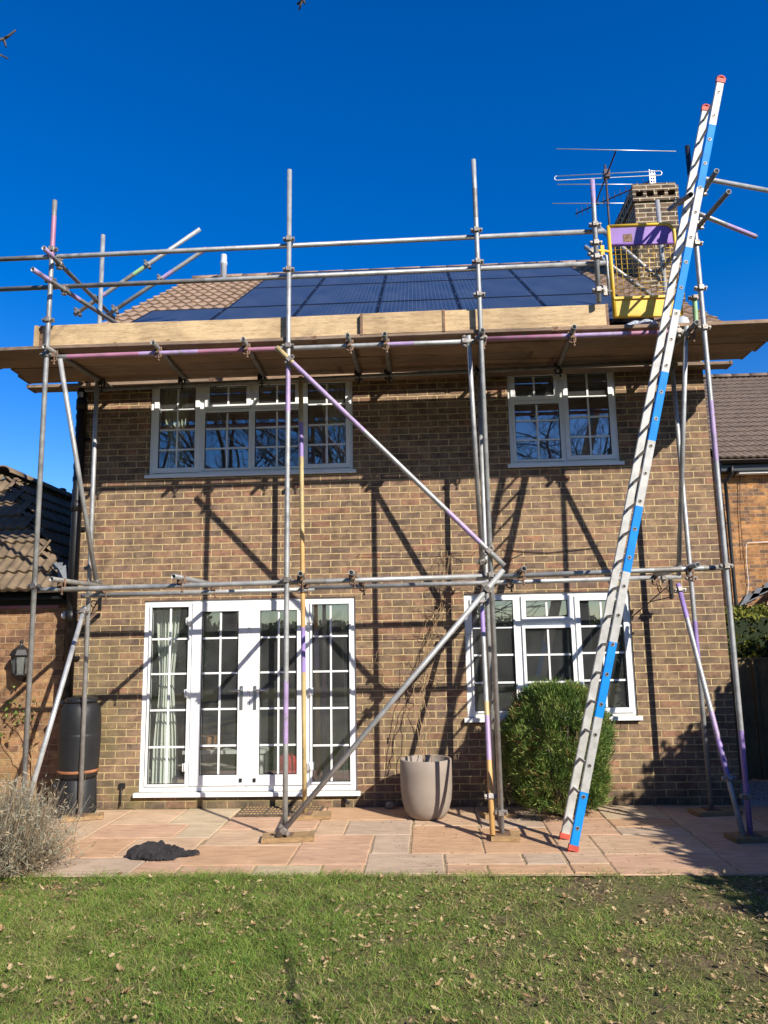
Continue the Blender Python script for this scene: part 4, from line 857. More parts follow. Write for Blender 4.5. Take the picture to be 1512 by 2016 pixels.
def sole(x, y, l, w, ang, label):
    e = thing('sole_board', (x, y, 0), label, 'sole board', 'sole boards under the standards'); mb = MB(); c, s = math.cos(ang), math.sin(ang); z = .003
    for z0_, z1_, q in ((.003, .037, 1), (.037, .0405, .985)):
        mb.obox((x, y, (z0_+z1_)/2), (c*l/2*q, s*l/2*q, 0), (-s*w/2*q, c*w/2*q, 0), (0, 0, (z1_-z0_)/2))
    mb.build('plank', 'sole', e); return e
for st, l, w, an, lb in ((sA, .40, .22, .3, 'wooden sole board hidden in the dry lavender under the left standard'), (sB, .46, .225, .12, 'wooden sole board under the pole and brace right of the black cloth'), (sC, .225, .25, 1.50, 'square-cut wooden sole board under the two poles right of the plant pot'), (sD, .42, .225, .1, 'wooden sole board in deep shade at the right edge of the patio'),
                         (rA, .40, .16, .35, 'wooden sole board under the pole beside the water butt'), (rB, .36, .225, .05, 'splintered wooden sole board right of the doormat'), (rC, .32, .20, .2, 'small wooden sole board under the rear pole beside the conifer bush'), (rD, .45, .225, .15, 'wooden sole board in shade near the right corner of the wall')): sole(st[1].x+(.03 if st is not rB else .08), st[1].y, l, w, an, lb)
# ------------------------------------------------------------------ yellow and purple ladder gate
YG = -1.20
gate = thing('safety_gate', tuple(at(1260, 625, YG)), 'yellow and purple steel mesh gate at the top of the ladder', 'gate')
x0, x1, z0, z1 = 1.975, 2.625, 4.852, 5.825; r = .10; zm = 5.62
mb = MB(); mb.path([(x0, YG, z0), (x0, YG, z1-.0), (x0+.005, YG, z1)], .020, 8, 0)
arc = [(x1-r+math.sin(t)*r, YG, z1-r+math.cos(t)*r) for t in [PI/2*i/6 for i in range(7)]]
mb.path([(x0, YG, z1)]+arc+[(x1, YG, z0)], .020, 8, 0); mb.path([(x0, YG, zm), (x1, YG, zm)], .014, 8, 1); mb.path([(x0, YG, 5.045), (x1, YG, 5.045)], .016, 8, 0); mb.path([(x0, YG, z0+.0), (x1, YG, z0+.0)], .016, 8, 0)
mb.build('frame', ['gate_yellow', 'gate_purple'], gate)
mb = MB(); mb.box(x0+.018, x1-.018, YG-.006, YG-.002, zm+.012, z1-.018); mb.build('top_panel', 'gate_purple', gate)
mb = MB(); p = at(1236, 468, YG-.008); mb.box(p.x-.045, p.x+.045, YG-.009, YG-.0065, p.z-.045, p.z+.04); mb.build('worn_patch', 'rust', gate)
mb = MB(); mb.box(x0+.018, x1-.018, YG-.012, YG-.006, z0+.012, 5.04); mb.box(x0+.0, x1, YG-.028, YG-.008, 5.03, 5.055); mb.build('kick_plate', 'gate_yellow', gate)
mb = MB()
for i in range(1, 12): x = x0+(x1-x0)*i/12; mb.path([(x, YG+.003, 5.05), (x, YG+.003, zm)], .0028, 4, 0)
for i in range(1, 11): z = 5.05+(zm-5.05)*i/11; mb.path([(x0, YG-.002, z), (x1, YG-.002, z)], .0028, 4, 0)
mb.build('wire_mesh', 'gate_yellow', gate)
for z in (5.10, 5.53):
    mb = MB(); mb.path([(1.82, -1.28, z), (1.88, -1.26, z), (1.88, -1.24, z+.02), (x0, YG, z+.02)], .013, 6); mb.obox((1.885, -1.25, z+.01), (.018, 0, 0), (0, .018, 0), (0, 0, .05)); mb.build('hinge', 'gate_yellow' if z > 5.3 else 'clamp', gate)
mb = MB(); mb.path([(1.93, -1.22, 5.08), (1.93, -1.22, 5.50), (1.87, -1.25, 5.50), (1.87, -1.25, 5.56)], .014, 8); mb.build('hinge_rod', 'galv_bright', gate)
# loose sheet and rubble on the boards behind the gate
mb = MB(); c = at(1290, 578, -.9)
for k in range(7):
    cx = c.x-.30+k*.09; mb.lathe((cx, -.9+.05*math.sin(k*2), DZ+.04), [(.10, 0), (.11, .06+.02*(k % 3)), (.07, .14+.05*math.sin(k*1.3)), (.02, .17+.05*math.sin(k*1.3))], 9, sx=1.0+.4*math.sin(k), sy=.7)
tag(mb.build('crumpled_sheet', 'rag'), 'pale crumpled sheet lying on the boards behind the yellow gate', 'sheet')
# ------------------------------------------------------------------ ladder
lad = thing('ladder', (1.17, -1.6, 0), 'tall aluminium ladder with blue painted bands leaning up to the yellow gate', 'ladder')
lt = Vector((2.972, 0, 6.955)); lb = Vector((1.172, 0, 0.02)); ld = (lt-lb).normalized(); ln = Vector((ld.z, 0, -ld.x)); LL = (lt-lb).length
TF, TN = at(1391, 214, -1.40), at(1417, 158, -1.795)
def stile(yc, top_z, bands, label=None):
    t1 = (top_z-lb.z)/ld.z; w, d = .036, .015
    mb = MB(); cur = 0; ts = [0.]+[x for b_ in bands for x in b_]+[t1]; ts = sorted(set(ts)); rings = []; mis = []
    for i, t in enumerate(ts):
        c = Vector((0, yc, 0))+lb+ld*t; k = .006
        rings.append([c+ln*(-w+k)+Vector((0, -d, 0)), c+ln*(w-k)+Vector((0, -d, 0)), c+ln*w+Vector((0, -d+k, 0)), c+ln*w+Vector((0, d-k, 0)), c+ln*(w-k)+Vector((0, d, 0)), c+ln*(-w+k)+Vector((0, d, 0)), c+ln*(-w)+Vector((0, d-k, 0)), c+ln*(-w)+Vector((0, -d+k, 0))])
        if i < len(ts)-1: mid = (t+ts[i+1])/2; mis.append(1 if any(b_[0] < mid < b_[1] for b_ in bands) else 0)
    mb.rings(rings, 0, False, True, True, mis); o = mb.build('stile', ['alu', 'blue'], lad)
    if label: o['label'] = label
    for t, s in ((0, 1), (t1, -1)):
        mb = MB(); c = Vector((0, yc, 0))+lb+ld*t
        mb.obox(c+ld*s*.012, ln*(w+.005), Vector((0, d+.005, 0)), ld*.022)
        mb.path([c+ln*(w+.005)-ld*s*.01, c+ln*w*.6-ld*s*.035, c-ld*s*.043, c-ln*w*.6-ld*s*.035, c-ln*(w+.005)-ld*s*.01], .012, 6); mb.build('end_cap', 'redcap', o)
    return o
def tz_(py): # ladder coordinate from the photo row on the near stile
    p = at(1300, py, -1.795); 
    for _ in range(6):
        x = lb.x+(p.z-lb.z)/ld.z*ld.x; q = Vector((x, -1.795, p.z)); v = q-CAM; py_ = 1008-FPX*v.dot(UP)/v.dot(FW); p.z += (py_-py)*.0045
    return (p.z-lb.z)/ld.z
bands = [tuple(sorted((max(0., tz_(a)), tz_(b_)))) for a, b_ in ((1690, 1559), (1412, 1264), (1126, 997), (868, 733), (611, 488), (371, 247))]
s_near = stile(-1.795, TN.z, bands, 'aluminium stile with bright blue painted bands')
s_far = stile(-1.402, TF.z, [], 'plain grey aluminium stile')
k = 0; t = .17
while t < (TF.z-lb.z)/ld.z-.05:
    c = lb+ld*t; mb = MB(); q = .0115
    rg = lambda y: [Vector((c.x, y, c.z))+ld*a+ln*b_ for a, b_ in ((-q, -q*.75), (-q, q*.75), (-q*.5, q), (q*.5, q), (q, q*.75), (q, -q*.75), (q*.5, -q), (-q*.5, -q))]
    mb.rings([rg(-1.779), rg(-1.418)], 0, False); mb.build('rung', 'alu', lad)
    mb = MB(); d0 = Vector((c.x, -1.8115, c.z)); ring_ = lambda r, y: [Vector((c.x, y, c.z))+ld*math.cos(2*PI*j/10)*r+ln*math.sin(2*PI*j/10)*r for j in range(10)]
    mb.rings([ring_(.017, -1.8095), ring_(.017, -1.8135), ring_(.010, -1.8135), ring_(.008, -1.8105)], 0, False, mis=[0, 0, 1]); mb.build('rung_socket', ['clamp', 'iron'], s_near)
    t += .2538; k += 1
# ------------------------------------------------------------------ water butt
wb = thing('water_butt', (-3.66, -.27, 0), 'tall black plastic water butt on a stand in the corner beside the garage', 'water butt')
cx, cy = -3.65, -.29
mb = MB(); mb.lathe((cx, cy, 0), [(.215, .0), (.215, .02), (.20, .36), (.19, .375)], 8); mb.build('stand', 'butt', wb)
mb = MB(); mb.lathe((cx, cy, 0), [(.17, .376), (.19, .385), (.20, .45), (.207, .60), (.212, .80), (.213, .812), (.209, .82), (.209, .83), (.212, .845), (.206, 1.0), (.195, 1.08), (.17, 1.13), (.15, 1.145)], 28); mb.build('barrel', 'butt', wb)
mb = MB(); mb.lathe((cx, cy, 0), [(.165, 1.144), (.168, 1.16), (.16, 1.185), (.10, 1.20), (.05, 1.203)], 28); mb.build('lid', 'black_plastic', wb)
mb = MB(); mb.lathe((cx, cy, 0), [(.2005, .432), (.2075, .436), (.2085, .458), (.2015, .462)], 28, caps=False); mb.build('strap', 'strap', wb)
mb = MB(); mb.path([(cx-.12, cy-.16, .47-.12), (cx-.13, cy-.235, .35)], .018, 8); mb.box(cx-.165, cx-.085, cy-.245, cy-.225, .34, .36); mb.path([(cx-.13, cy-.235, .355), (cx-.13, cy-.24, .28)], .013, 8); mb.build('tap', 'black_plastic', wb)
mb = MB(); mb.path([(cx-.16, cy, 1.12), (cx-.28, cy+.08, 1.13), (cx-.26, cy+.2, 1.15)], .022, 8); mb.build('filler_pipe', 'black_plastic', wb)
# ------------------------------------------------------------------ plant pot
pc = (-.012, -.50)
pt = thing('plant_pot', (pc[0], pc[1], 0), 'large smooth warm grey tapered plant pot against the wall between door and window', 'plant pot')
mb = MB(); mb.lathe((pc[0], pc[1], .0), [(.08, .004), (.15, .0), (.185, .02), (.22, .08), (.245, .17), (.256, .28), (.258, .42), (.258, .552), (.252, .560), (.238, .560), (.234, .552), (.232, .46)], 48, caps=True); mb.build('pot', 'terrazzo', pt)
mb = MB(); mb.lathe((pc[0], pc[1], .0), [(.231, .462), (.15, .475), (.02, .48)], 24); mb.build('compost', 'soil', pt)
# ------------------------------------------------------------------ crumpled cloth on the patio
import random as _r2
cl0 = gz(315, 1688); nn = 64; mb = MB(); rows = []
ol = [(a_*.82, b_*.92) for a_, b_ in [(-.33, -.03), (-.30, .10), (-.20, .165), (-.10, .15), (-.03, .19), (.05, .14), (.13, .165), (.20, .10), (.24, .07), (.38, .085), (.40, .05), (.28, .0), (.20, -.03), (.18, -.12), (.05, -.14), (-.08, -.13), (-.16, -.10), (-.25, -.09)]]
def inpoly(x, y):
    c = False; j = len(ol)-1
    for i in range(len(ol)):
        xi, yi = ol[i]; xj, yj = ol[j]
        if (yi > y) != (yj > y) and x < (xj-xi)*(y-yi)/(yj-yi)+xi: c = not c
        j = i
    return c
def edist(x, y):
    d = 9
    for i in range(len(ol)):
        ax_, ay_ = ol[i]; bx_, by_ = ol[(i+1) % len(ol)]; t = max(0, min(1, ((x-ax_)*(bx_-ax_)+(y-ay_)*(by_-ay_))/((bx_-ax_)**2+(by_-ay_)**2))); d = min(d, math.hypot(x-ax_-t*(bx_-ax_), y-ay_-t*(by_-ay_)))
    return d
idx = {}; FOLDS = [(-.25, -.04, -.16, .09, .075, .085), (-.16, .09, -.02, .11, .06, .105), (-.20, -.02, -.06, .04, .05, .115), (-.06, .04, .05, .07, .05, .095), (-.02, .12, .10, .10, .045, .075), (.05, .07, .16, .05, .045, .07), (.14, .04, .30, .05, .035, .05), (-.10, -.08, .06, -.10, .05, .055), (.02, -.04, .13, -.05, .04, .06), (-.14, -.05, -.02, -.03, .04, .07), (-.22, .06, -.10, .13, .04, .075)]
NX_, NY_ = 180, 90
for i in range(NX_):
    for j in range(NY_):
        x = -.36+.80*i/(NX_-1); y = -.18+.40*j/(NY_-1)
        if inpoly(x, y):
            e_ = edist(x, y); h = .016+.010*mnoise.noise(Vector((x*16, y*16, 3.)))+.010*abs(mnoise.noise(Vector((x*30+y*12, y*34, 8.))))
            for (fx0, fy0, fx1, fy1, fw, fh) in FOLDS:
                fw = fw*1.0
                tt = max(0, min(1, ((x-fx0)*(fx1-fx0)+(y-fy0)*(fy1-fy0))/((fx1-fx0)**2+(fy1-fy0)**2))); dd_ = math.hypot(x-fx0-tt*(fx1-fx0), y-fy0-tt*(fy1-fy0))/fw
                if dd_ < 1: h = max(h, fh*(1-dd_*dd_)**.9*(.86+.30*abs(mnoise.noise(Vector((x*17+y*9, y*21-x*6, 5.)))))+.006*mnoise.noise(Vector((x*55, y*60, 2.))))
            h *= (1-(1-min(1, e_/.03))**2)**.5
            idx[(i, j)] = len(mb.v); mb.v.append((cl0.x+x+.012*mnoise.noise(Vector((x*20, y*20, 9.))), cl0.y+y+.012*mnoise.noise(Vector((x*20, y*20, 19.))), max(.004, h)))
for i in range(NX_-1):
    for j in range(NY_-1):
        k4 = [(i, j), (i+1, j), (i+1, j+1), (i, j+1)]
        if all(q in idx for q in k4): mb.f.append(tuple(idx[q] for q in k4)); mb.m.append(0); mb.sm.append(True)
tag(mb.build('cloth', 'cloth'), 'crumpled black cloth lying on the paving slabs', 'cloth')
SKY_AIR, SKY_DUST, SKY_OZ, SKY_S, SUN_S, EXPO, SKY_H, SKY_SAT = 1.0, .25, 3.0, .112, 5.0, .65, .516, 1.46
# ------------------------------------------------------------------ planting
def blades(P, D, Lh, Wd, bend, segs=2):
    # ribbons: base points P, horizontal lean D, heights Lh, widths Wd -> quads
    n = len(P); ang = RNG.uniform(0, 2*np.pi, n); side = np.stack([np.cos(ang), np.sin(ang), np.zeros(n)], 1)
    rows = []
    for k in range(segs+1):
        t = k/segs; c = P+np.stack([D[:, 0]*bend*t*t, D[:, 1]*bend*t*t, Lh*t*(1-.25*t*bend)], 1)
        w = (Wd*(1-t*.85)/2)[:, None]; rows.append((c-side*w, c+side*w))
    V = np.concatenate([a for r in rows for a in r]); F = []
    b = np.arange(n)
    for k in range(segs):
        F.append(np.stack([b+(2*k)*n, b+(2*k+1)*n, b+(2*k+3)*n, b+(2*k+2)*n], 1))
    return V, np.concatenate(F), np.tile(b, segs)
def vnoise(X, Y, s, z): return np.array([mnoise.noise(Vector((x*s, y*s, z))) for x, y in zip(X, Y)])
ng = 330000
gx = RNG.uniform(-3.6, 3.4, ng); gy = -2.36-RNG.uniform(0, 1, ng)**1.0*2.9
n1 = vnoise(gx, gy, 1.5, 2.); n2 = vnoise(gx, gy, 5.0, 7.); n3 = vnoise(gx, gy, .7, 11.); n4 = vnoise(gx, gy, 14., 3.)
right = np.clip((gx-.0)/1.8, 0, 1); top = np.clip((gy+3.5)/.9, 0, 1)
dens = .74+.55*n1+.55*n2+.45*n4-.70*right-.25*right*top+.25*np.clip((-gx-.5)/1.5, 0, 1)
edge = np.exp(-((gy+2.40)/.06)**2); dens += edge*.5
leftbed = (gx < -2.35+.25*n2) & (gy > -2.75+.2*n1); dens[leftbed] -= .8
dens[(gx > 1.0) & (gx < 2.4) & (gy > -2.85+.2*n2) & (gy < -2.46)] -= .55
keep = RNG.uniform(0, 1, ng) < np.clip(dens, .05, 1)
gx, gy, n1, n2, n3 = gx[keep], gy[keep], n1[keep], n2[keep], n3[keep]; ng = len(gx)
Pz = np.array([lz(x, y) for x, y in zip(gx, gy)])
h = RNG.gamma(3.0, .0068, ng)*(1+.7*np.clip(n2, -.5, 1))+.008; h *= 1+.5*np.exp(-((gy+2.40)/.08)**2); h *= np.where(gx < -.5, 1.12, .92)
an = RNG.uniform(0, 2*np.pi, ng); D = np.stack([np.cos(an), np.sin(an)], 1)*(h*RNG.uniform(.4, 2.0, ng))[:, None]
V, F, bi = blades(np.stack([gx, gy, Pz-.004], 1), D, h, RNG.uniform(.0026, .0062, ng), 1.0)
yel = .10+.34*np.clip(gx/2+.4, 0, 1)-.22*n3-.2*n1
u = RNG.uniform(0, 1, ng)+.15*n2
mi = np.where(u < .36, 0, np.where(u < .60, 1, np.where(u < .60+.30*(yel+.35), 2, np.where(u > 1.02-.5*yel, 3, 4))))
tag(npmesh('grass', V, F, mi[bi], ['g1', 'g2', 'g3', 'g4', 'g5']), 'short patchy lawn grass in front of the patio', 'grass', None, 'stuff')
# fallen oak leaves
def leaf_shape():
    L = random.uniform(.020, .056); W = L*random.uniform(.5, .68); pts = []; nl = random.choice((3, 4))
    for s in (1, -1):
        seq = []
        for i in range(nl*2+1):
            t = i/(nl*2); w = math.sin(PI*min(1, t*.92+.08))**.8*(1. if i % 2 else .58); seq.append((t*L, s*w*W/2))
        pts += seq if s == 1 else seq[::-1]
    return pts, L
V = []; F = []; mi = []
for i in range(2400):
    x = random.uniform(-3.3, 3.2); y = -2.42-random.random()**.85*2.7
    if random.random() > .30+.42*(x+3)/6+.75*mnoise.noise(Vector((x*1.9, y*1.9, 4.))): continue
    pts, L = leaf_shape(); a = random.uniform(0, 6.28); c_, s_ = math.cos(a), math.sin(a); cur = random.uniform(.15, .9); tw = random.uniform(-.5, .5); tl = random.uniform(-.45, .45); z0 = lz(x, y)+random.uniform(.010, .034); b0_ = len(V); sg = random.choice((-1, 1, 1))
    def put(px_, py_):
        zz = sg*(cur*((px_-L/2)**2+3*py_*py_)/L*1.6+tw*py_*(px_/L))+tl*px_+random.uniform(-.0015, .0015); V.append((x+px_*c_-py_*s_, y+px_*s_+py_*c_, z0+zz))
    n_ = len(pts); half = n_//2
    for p in pts: put(*p)
    for i_ in range(half): put(pts[i_][0], 0)
    m_ = random.choice((0, 0, 0, 1, 2, 2))
    for i_ in range(half-1):
        F.append((b0_+i_, b0_+i_+1, b0_+n_+i_+1, b0_+n_+i_)); mi.append(m_); F.append((b0_+n_-1-i_, b0_+n_+i_, b0_+n_+i_+1, b0_+n_-2-i_)); mi.append(m_)
for i in range(15000):
    x = random.uniform(-3.3, 3.2); y = -2.42-random.random()**.9*2.6; q = .8*mnoise.noise(Vector((x*1.9, y*1.9, 4.)))+.9*mnoise.noise(Vector((x*6.5, y*6.5, 14.)))
    if random.random() > .20+.30*(x+2.5)/5+q: continue
    r = random.uniform(.004, .0125); a = random.uniform(0, 6.28); z0 = lz(x, y)+random.uniform(.002, .020); b0_ = len(V); t1_ = random.uniform(-.8, .8)*r
    for k_, (u_, v_) in enumerate(((-1, -.5), (1.1, -.35), (.9, .5), (-.8, .45))): V.append((x+(u_*math.cos(a)-v_*math.sin(a))*r*random.uniform(.7, 1.25), y+(u_*math.sin(a)+v_*math.cos(a))*r*random.uniform(.7, 1.25), z0+t1_*u_*.6+random.uniform(-.3, .3)*r))
    F.append((b0_, b0_+1, b0_+2, b0_+3)); mi.append(random.choice((0, 1, 1, 2, 2)))
tag(npmesh('fallen_leaves', np.array(V), np.array(F), np.array(mi), ['lf1', 'lf2', 'lf3']), 'dry brown oak leaves scattered over the lawn', 'leaves', None, 'stuff')
# bits of soil and leaf crumbs on the paving and in the bed
V = []; F = []; mi = []
for i in range(700):
    if i < 260: x, y, r = random.gauss(random.choice((.0, 1.35, 1.5, -.2, 2.0)), .28), random.uniform(-2.32, -.3), random.uniform(.003, .009)
    elif i < 330: x, y, r = random.uniform(.6, 2.0), random.uniform(-.7, -.05), random.uniform(.004, .014)
    else: x, y, r = random.uniform(-4.2, -2.35), random.uniform(-3.1, -2.35), random.uniform(.008, .026)
    b0_ = len(V); a = random.uniform(0, 6.28); z = lz(x, y) if y < -2.4 else .0
    V += [(x+math.cos(a+t)*r*random.uniform(.6, 1.3), y+math.sin(a+t)*r*random.uniform(.6, 1.3), z+random.uniform(0, r*.5)) for t in (0, 1.57, 3.14, 4.71)]+[(x, y, z+r*random.uniform(.5, .9))]
    F += [(b0_, b0_+1, b0_+4), (b0_+1, b0_+2, b0_+4), (b0_+2, b0_+3, b0_+4), (b0_+3, b0_, b0_+4)]; mi += [random.choice((0, 1)) if i < 330 else random.choice((0, 1, 1, 2))]*4
tag(npmesh('litter', np.array(V), np.array(F), np.array(mi), ['soil', 'lf2', 'lf1']), 'crumbs of soil and leaf litter on the paving and flower bed', 'litter', None, 'stuff')
# spray foliage: clusters of small blades over a shaped shell
def spray(name, n, shape, mats, wts, leaf, par, up=.5, k=5, width=.35, droop=0., sd=1):
    R = np.random.default_rng(sd); P = []; Nr = []
    while len(P) < n:
        p, nr, ok = shape(R)
        if ok: P.append(p); Nr.append(nr)
    P = np.array(P); Nr = np.array(Nr); m = len(P)
    P = np.repeat(P, k, 0); Nr = np.repeat(Nr, k, 0); N_ = len(P)
    d = Nr*R.uniform(.3, 1.0, (N_, 1))+R.normal(0, .45, (N_, 3)); d[:, 2] += up; d /= np.linalg.norm(d, axis=1)[:, None]
    L = leaf*R.uniform(.55, 1.35, N_); s = np.cross(d, R.normal(0, 1, (N_, 3))); s /= np.linalg.norm(s, axis=1)[:, None]; w = (L*width/2)[:, None]
    P = P+R.normal(0, leaf*.25, (N_, 3)); tip = P+d*L[:, None]; tip[:, 2] -= droop*L; md = P+d*(L*.5)[:, None]
    V = np.concatenate([P, md-s*w, tip, md+s*w]); b = np.arange(N_); F = np.stack([b, b+N_, b+2*N_, b+3*N_], 1)
    cl = np.repeat(R.uniform(0, 1, m), k); clump = np.array([mnoise.noise(Vector(p)*6.) for p in P[::k]]); cl = np.clip(cl+np.repeat(clump, k)*.5, 0, .999)
    cum = np.cumsum(wts)/sum(wts); mi = np.searchsorted(cum, cl)
    return npmesh(name, V, F, mi, mats, par)
# conifer bush
bush = thing('conifer_bush', (1.33, -.48, 0), 'dense rounded green conifer bush growing against the wall under the lower window', 'bush')
def bshape(R):
    z = R.uniform(.10, 1.24)**1.0; a = R.uniform(0, 2*np.pi); t = z/1.27
    prof = (.80+.20*math.sin(min(1, t*1.5)*PI/2))*(1-max(0, t-.72)/.28*.0)*math.sqrt(max(0, 1-max(0, (t-.58)/.42)**2.2))
    if t < .22: prof *= .80+.20*t/.22
    lump = 1+.20*mnoise.noise(Vector((math.cos(a)*2.2, math.sin(a)*2.2, z*3.2)))+.12*mnoise.noise(Vector((math.cos(a)*6, math.sin(a)*6, z*8)))
    rr = prof*lump*R.uniform(.55, 1.0)**.45*(1+.10*(R.random() < .1))
    x, y = math.cos(a)*.505*rr, math.sin(a)*.42*rr
    if mnoise.noise(Vector((x*7, y*7, z*7))) < -.30: return None, None, False
    return (1.30+x, -.50+y, z), (math.cos(a), math.sin(a)*1.2, .2+max(0, t-.6)*2), True
spray('foliage', 8200, bshape, ['c3', 'c1', 'c2', 'c4'], [.22, .40, .31, .05], .062, bush, .5, 7, .11, sd=3)
mb = MB()
for i in range(9): a = i*.7; mb.path([(1.33+math.cos(a)*.05, -.48+math.sin(a)*.04, 0), (1.33+math.cos(a)*.12, -.48+math.sin(a)*.1, .4), (1.33+math.cos(a)*.28, -.48+math.sin(a)*.22, .9)], [.02, .014, .006], 6)
mb.build('stems', 'bark', bush)
# dry lavender
lc = Vector((-3.36, -2.26, 0)); lav = thing('lavender_bush', tuple(lc), 'dry grey lavender bush with straw coloured stems at the left edge of the lawn', 'bush')
R = np.random.default_rng(5); V = []; F = []; mi = []
def ribbon(pts, w, m_):
    b0_ = len(V); n_ = len(pts)
    for i, p in enumerate(pts):
        t = (pts[min(i+1, n_-1)]-pts[max(0, i-1)]); s = t.cross(Vector((R.normal(), R.normal(), R.normal()*.3))) if i == 0 else t.cross(ribbon.ax)
        if i == 0: ribbon.ax = Vector((R.normal(), R.normal(), R.normal()))
        s = t.cross(ribbon.ax); s = s.normalized() if s.length > 1e-6 else Vector((1, 0, 0)); ww = w*(1-.6*i/(n_-1)); V.append(tuple(p-s*ww/2)); V.append(tuple(p+s*ww/2))
    for i in range(n_-1): F.append((b0_+2*i, b0_+2*i+1, b0_+2*i+3, b0_+2*i+2)); mi.append(m_)
for i in range(3900):
    a = R.uniform(0, 2*PI); el = R.uniform(.12, 1.0)**.8*PI/2; L = R.uniform(.24, .64)*(.72+.38*math.sin(el)); st = lc+Vector((R.normal(0, .15), R.normal(0, .12), .02))
    d = Vector((math.cos(a)*math.cos(el)*1.35, math.sin(a)*math.cos(el), math.sin(el))).normalized(); pts = [st]; cv = Vector((R.normal(0, .15), R.normal(0, .15), R.uniform(-.10, .28)))
    p = st
    for s in range(4): p = p+d*L/4; d = (d+cv*.35).normalized(); pts.append(Vector(p)) if p.z > .0 else pts.append(Vector((p.x, p.y, .01)))
    m_ = int(R.choice([0, 1, 2, 0, 3])); ribbon(pts, R.uniform(.0028, .006), m_)
    if R.random() < .55:
        for q in range(4):
            t0 = pts[int(R.integers(2, 5))]; dd = Vector((R.normal(), R.normal(), R.normal()+.4)).normalized(); ribbon([t0, t0+dd*.016, t0+dd*.032], .0075, int(R.choice([0, 3, 3, 1])))
npmesh('stems', np.array(V), np.array(F), np.array(mi), ['lv1', 'lv2', 'lv3', 'lv4'], lav)
# bare climber in the pot
clb = thing('climbing_plant', (pc[0], pc[1], .48), 'bare tangled climbing plant stems rising from the grey pot up the wall', 'plant'); mb = MB(); rr = random.Random(4)
def wander(pts, r0, r1, jit=.012, n=6, m=0):
    out = []
    for i in range(len(pts)-1):
        for k_ in range(n): t = k_/n; out.append(pts[i].lerp(pts[i+1], t)+Vector((rr.gauss(0, jit), rr.gauss(0, jit*.4), rr.gauss(0, jit*.6))))
    out.append(pts[-1]); mb.path(out, [r0+(r1-r0)*i/(len(out)-1) for i in range(len(out))], 5, m)
main = [(833, 1502), (828, 1440), (826, 1380), (834, 1330), (846, 1260), (862, 1200), (878, 1150), (884, 1095)]
for o_, sp in ((0, 0), (4, 7), (-4, 13), (7, 22)):
    wander([at(x+o_+sp*math.sin(i*1.1+o_)*.6, y, -.50+.42*min(1, i/4)) for i, (x, y) in enumerate(main)], .0042, .0024, .010)
for pts in ([(884, 1095), (862, 1100), (856, 1130), (868, 1160)], [(884, 1095), (905, 1085), (920, 1095), (905, 1120), (930, 1135)], [(860, 1200), (840, 1215), (832, 1250), (850, 1262)], [(848, 1262), (880, 1250), (870, 1235), (842, 1245)],
            [(826, 1380), (800, 1360), (795, 1310), (820, 1290)], [(775, 1353), (760, 1320), (735, 1300), (748, 1276), (785, 1280)], [(834, 1330), (860, 1345), (880, 1330), (850, 1320)], [(824, 1350), (805, 1330), (790, 1345), (820, 1352)], [(878, 1150), (900, 1160), (925, 1150), (960, 1165)], [(880, 1130), (850, 1150), (845, 1185), (870, 1200)], [(868, 1180), (890, 1190), (880, 1215), (855, 1225)], [(829, 1440), (815, 1400), (813, 1370), (822, 1340)]):
    wander([at(x, y, -.07) for x, y in pts], .0032, .0016, .010)
for i in range(15):
    x, y = rr.uniform(815, 905), rr.uniform(1085, 1350); cxp = 884-(y-1095)*.22; wander([at(cxp+rr.uniform(-8, 8), y, -.08), at(cxp+rr.uniform(-28, 28), y-rr.uniform(-18, 26), -.06), at(cxp+rr.uniform(-45, 45), y+rr.uniform(-30, 30), -.05)], .0024, .0012, .012, 5)
mb.build('stems', 'twig', clb)
mb = MB(); p = at(828, 1395, -.42); mb.path([(p.x, p.y, p.z-.03), (p.x+.003, p.y, p.z+.03)], .009, 6); mb.build('plant_tie', 'green_stem', clb)
for ys, lb_ in (((1092, 1090), 'upper'), ((1255, 1250), 'middle'), ((1352, 1347), 'lower')):
    mb = MB(); mb.path([at(706, ys[0], -.03), at(810, (ys[0]+ys[1])/2+1.5, -.03), at(935, ys[1]-2, -.03)], .0022, 5)
    for x in (706, 935): q = at(x, ys[0] if x < 800 else ys[1]-2, -.015); mb.path([(q.x, -.001, q.z), (q.x, -.035, q.z)], .004, 5)
    tag(mb.build('training_wire', 'iron'), 'thin %s training wire stretched along the wall behind the climber' % lb_, 'wire')
mb = MB(); mb.path([at(988, 1082, -.012), at(1035, 1086, -.012), at(1080, 1088, -.012), at(1120, 1084, -.012), at(1165, 1079, -.012), at(1178, 1074, -.012)], .004, 5); mb.path([at(1030, 1090, -.012), at(1010, 1098, -.012), at(1000, 1110, -.012)], .003, 5); tag(mb.build('cable', 'iron'), 'thin black cable running along the brickwork above the lower window', 'cable')
# rambling rose on the garage wall
ros = thing('climbing_rose', (-4.75, .1, 0), 'sparse climbing rose with a few leaves on the garage wall below the lantern', 'plant'); mb = MB()
for pts in ([(70, 1590), (60, 1500), (40, 1440), (15, 1420), (-5, 1400)], [(70, 1590), (62, 1480), (50, 1420), (30, 1390), (45, 1370)], [(75, 1590), (40, 1520), (10, 1470), (-10, 1440)], [(60, 1500), (66, 1440), (58, 1400)]): wander([at(x, y, .11) for x, y in pts], .005, .002, .010, 5)
mb.build('stems', 'twig', ros)
lvs = [(rr.gauss(35, 22), rr.gauss(1412, 28)) for _ in range(55)]
def rshape(R): i = R.integers(0, len(lvs)); p = at(lvs[i][0], lvs[i][1], .10); return tuple(p), (0, -1, 0), True
spray('leaves', 70, rshape, ['c1', 'lf2', 'c2'], [.5, .3, .2], .045, ros, .0, 2, .55, .4, 9)
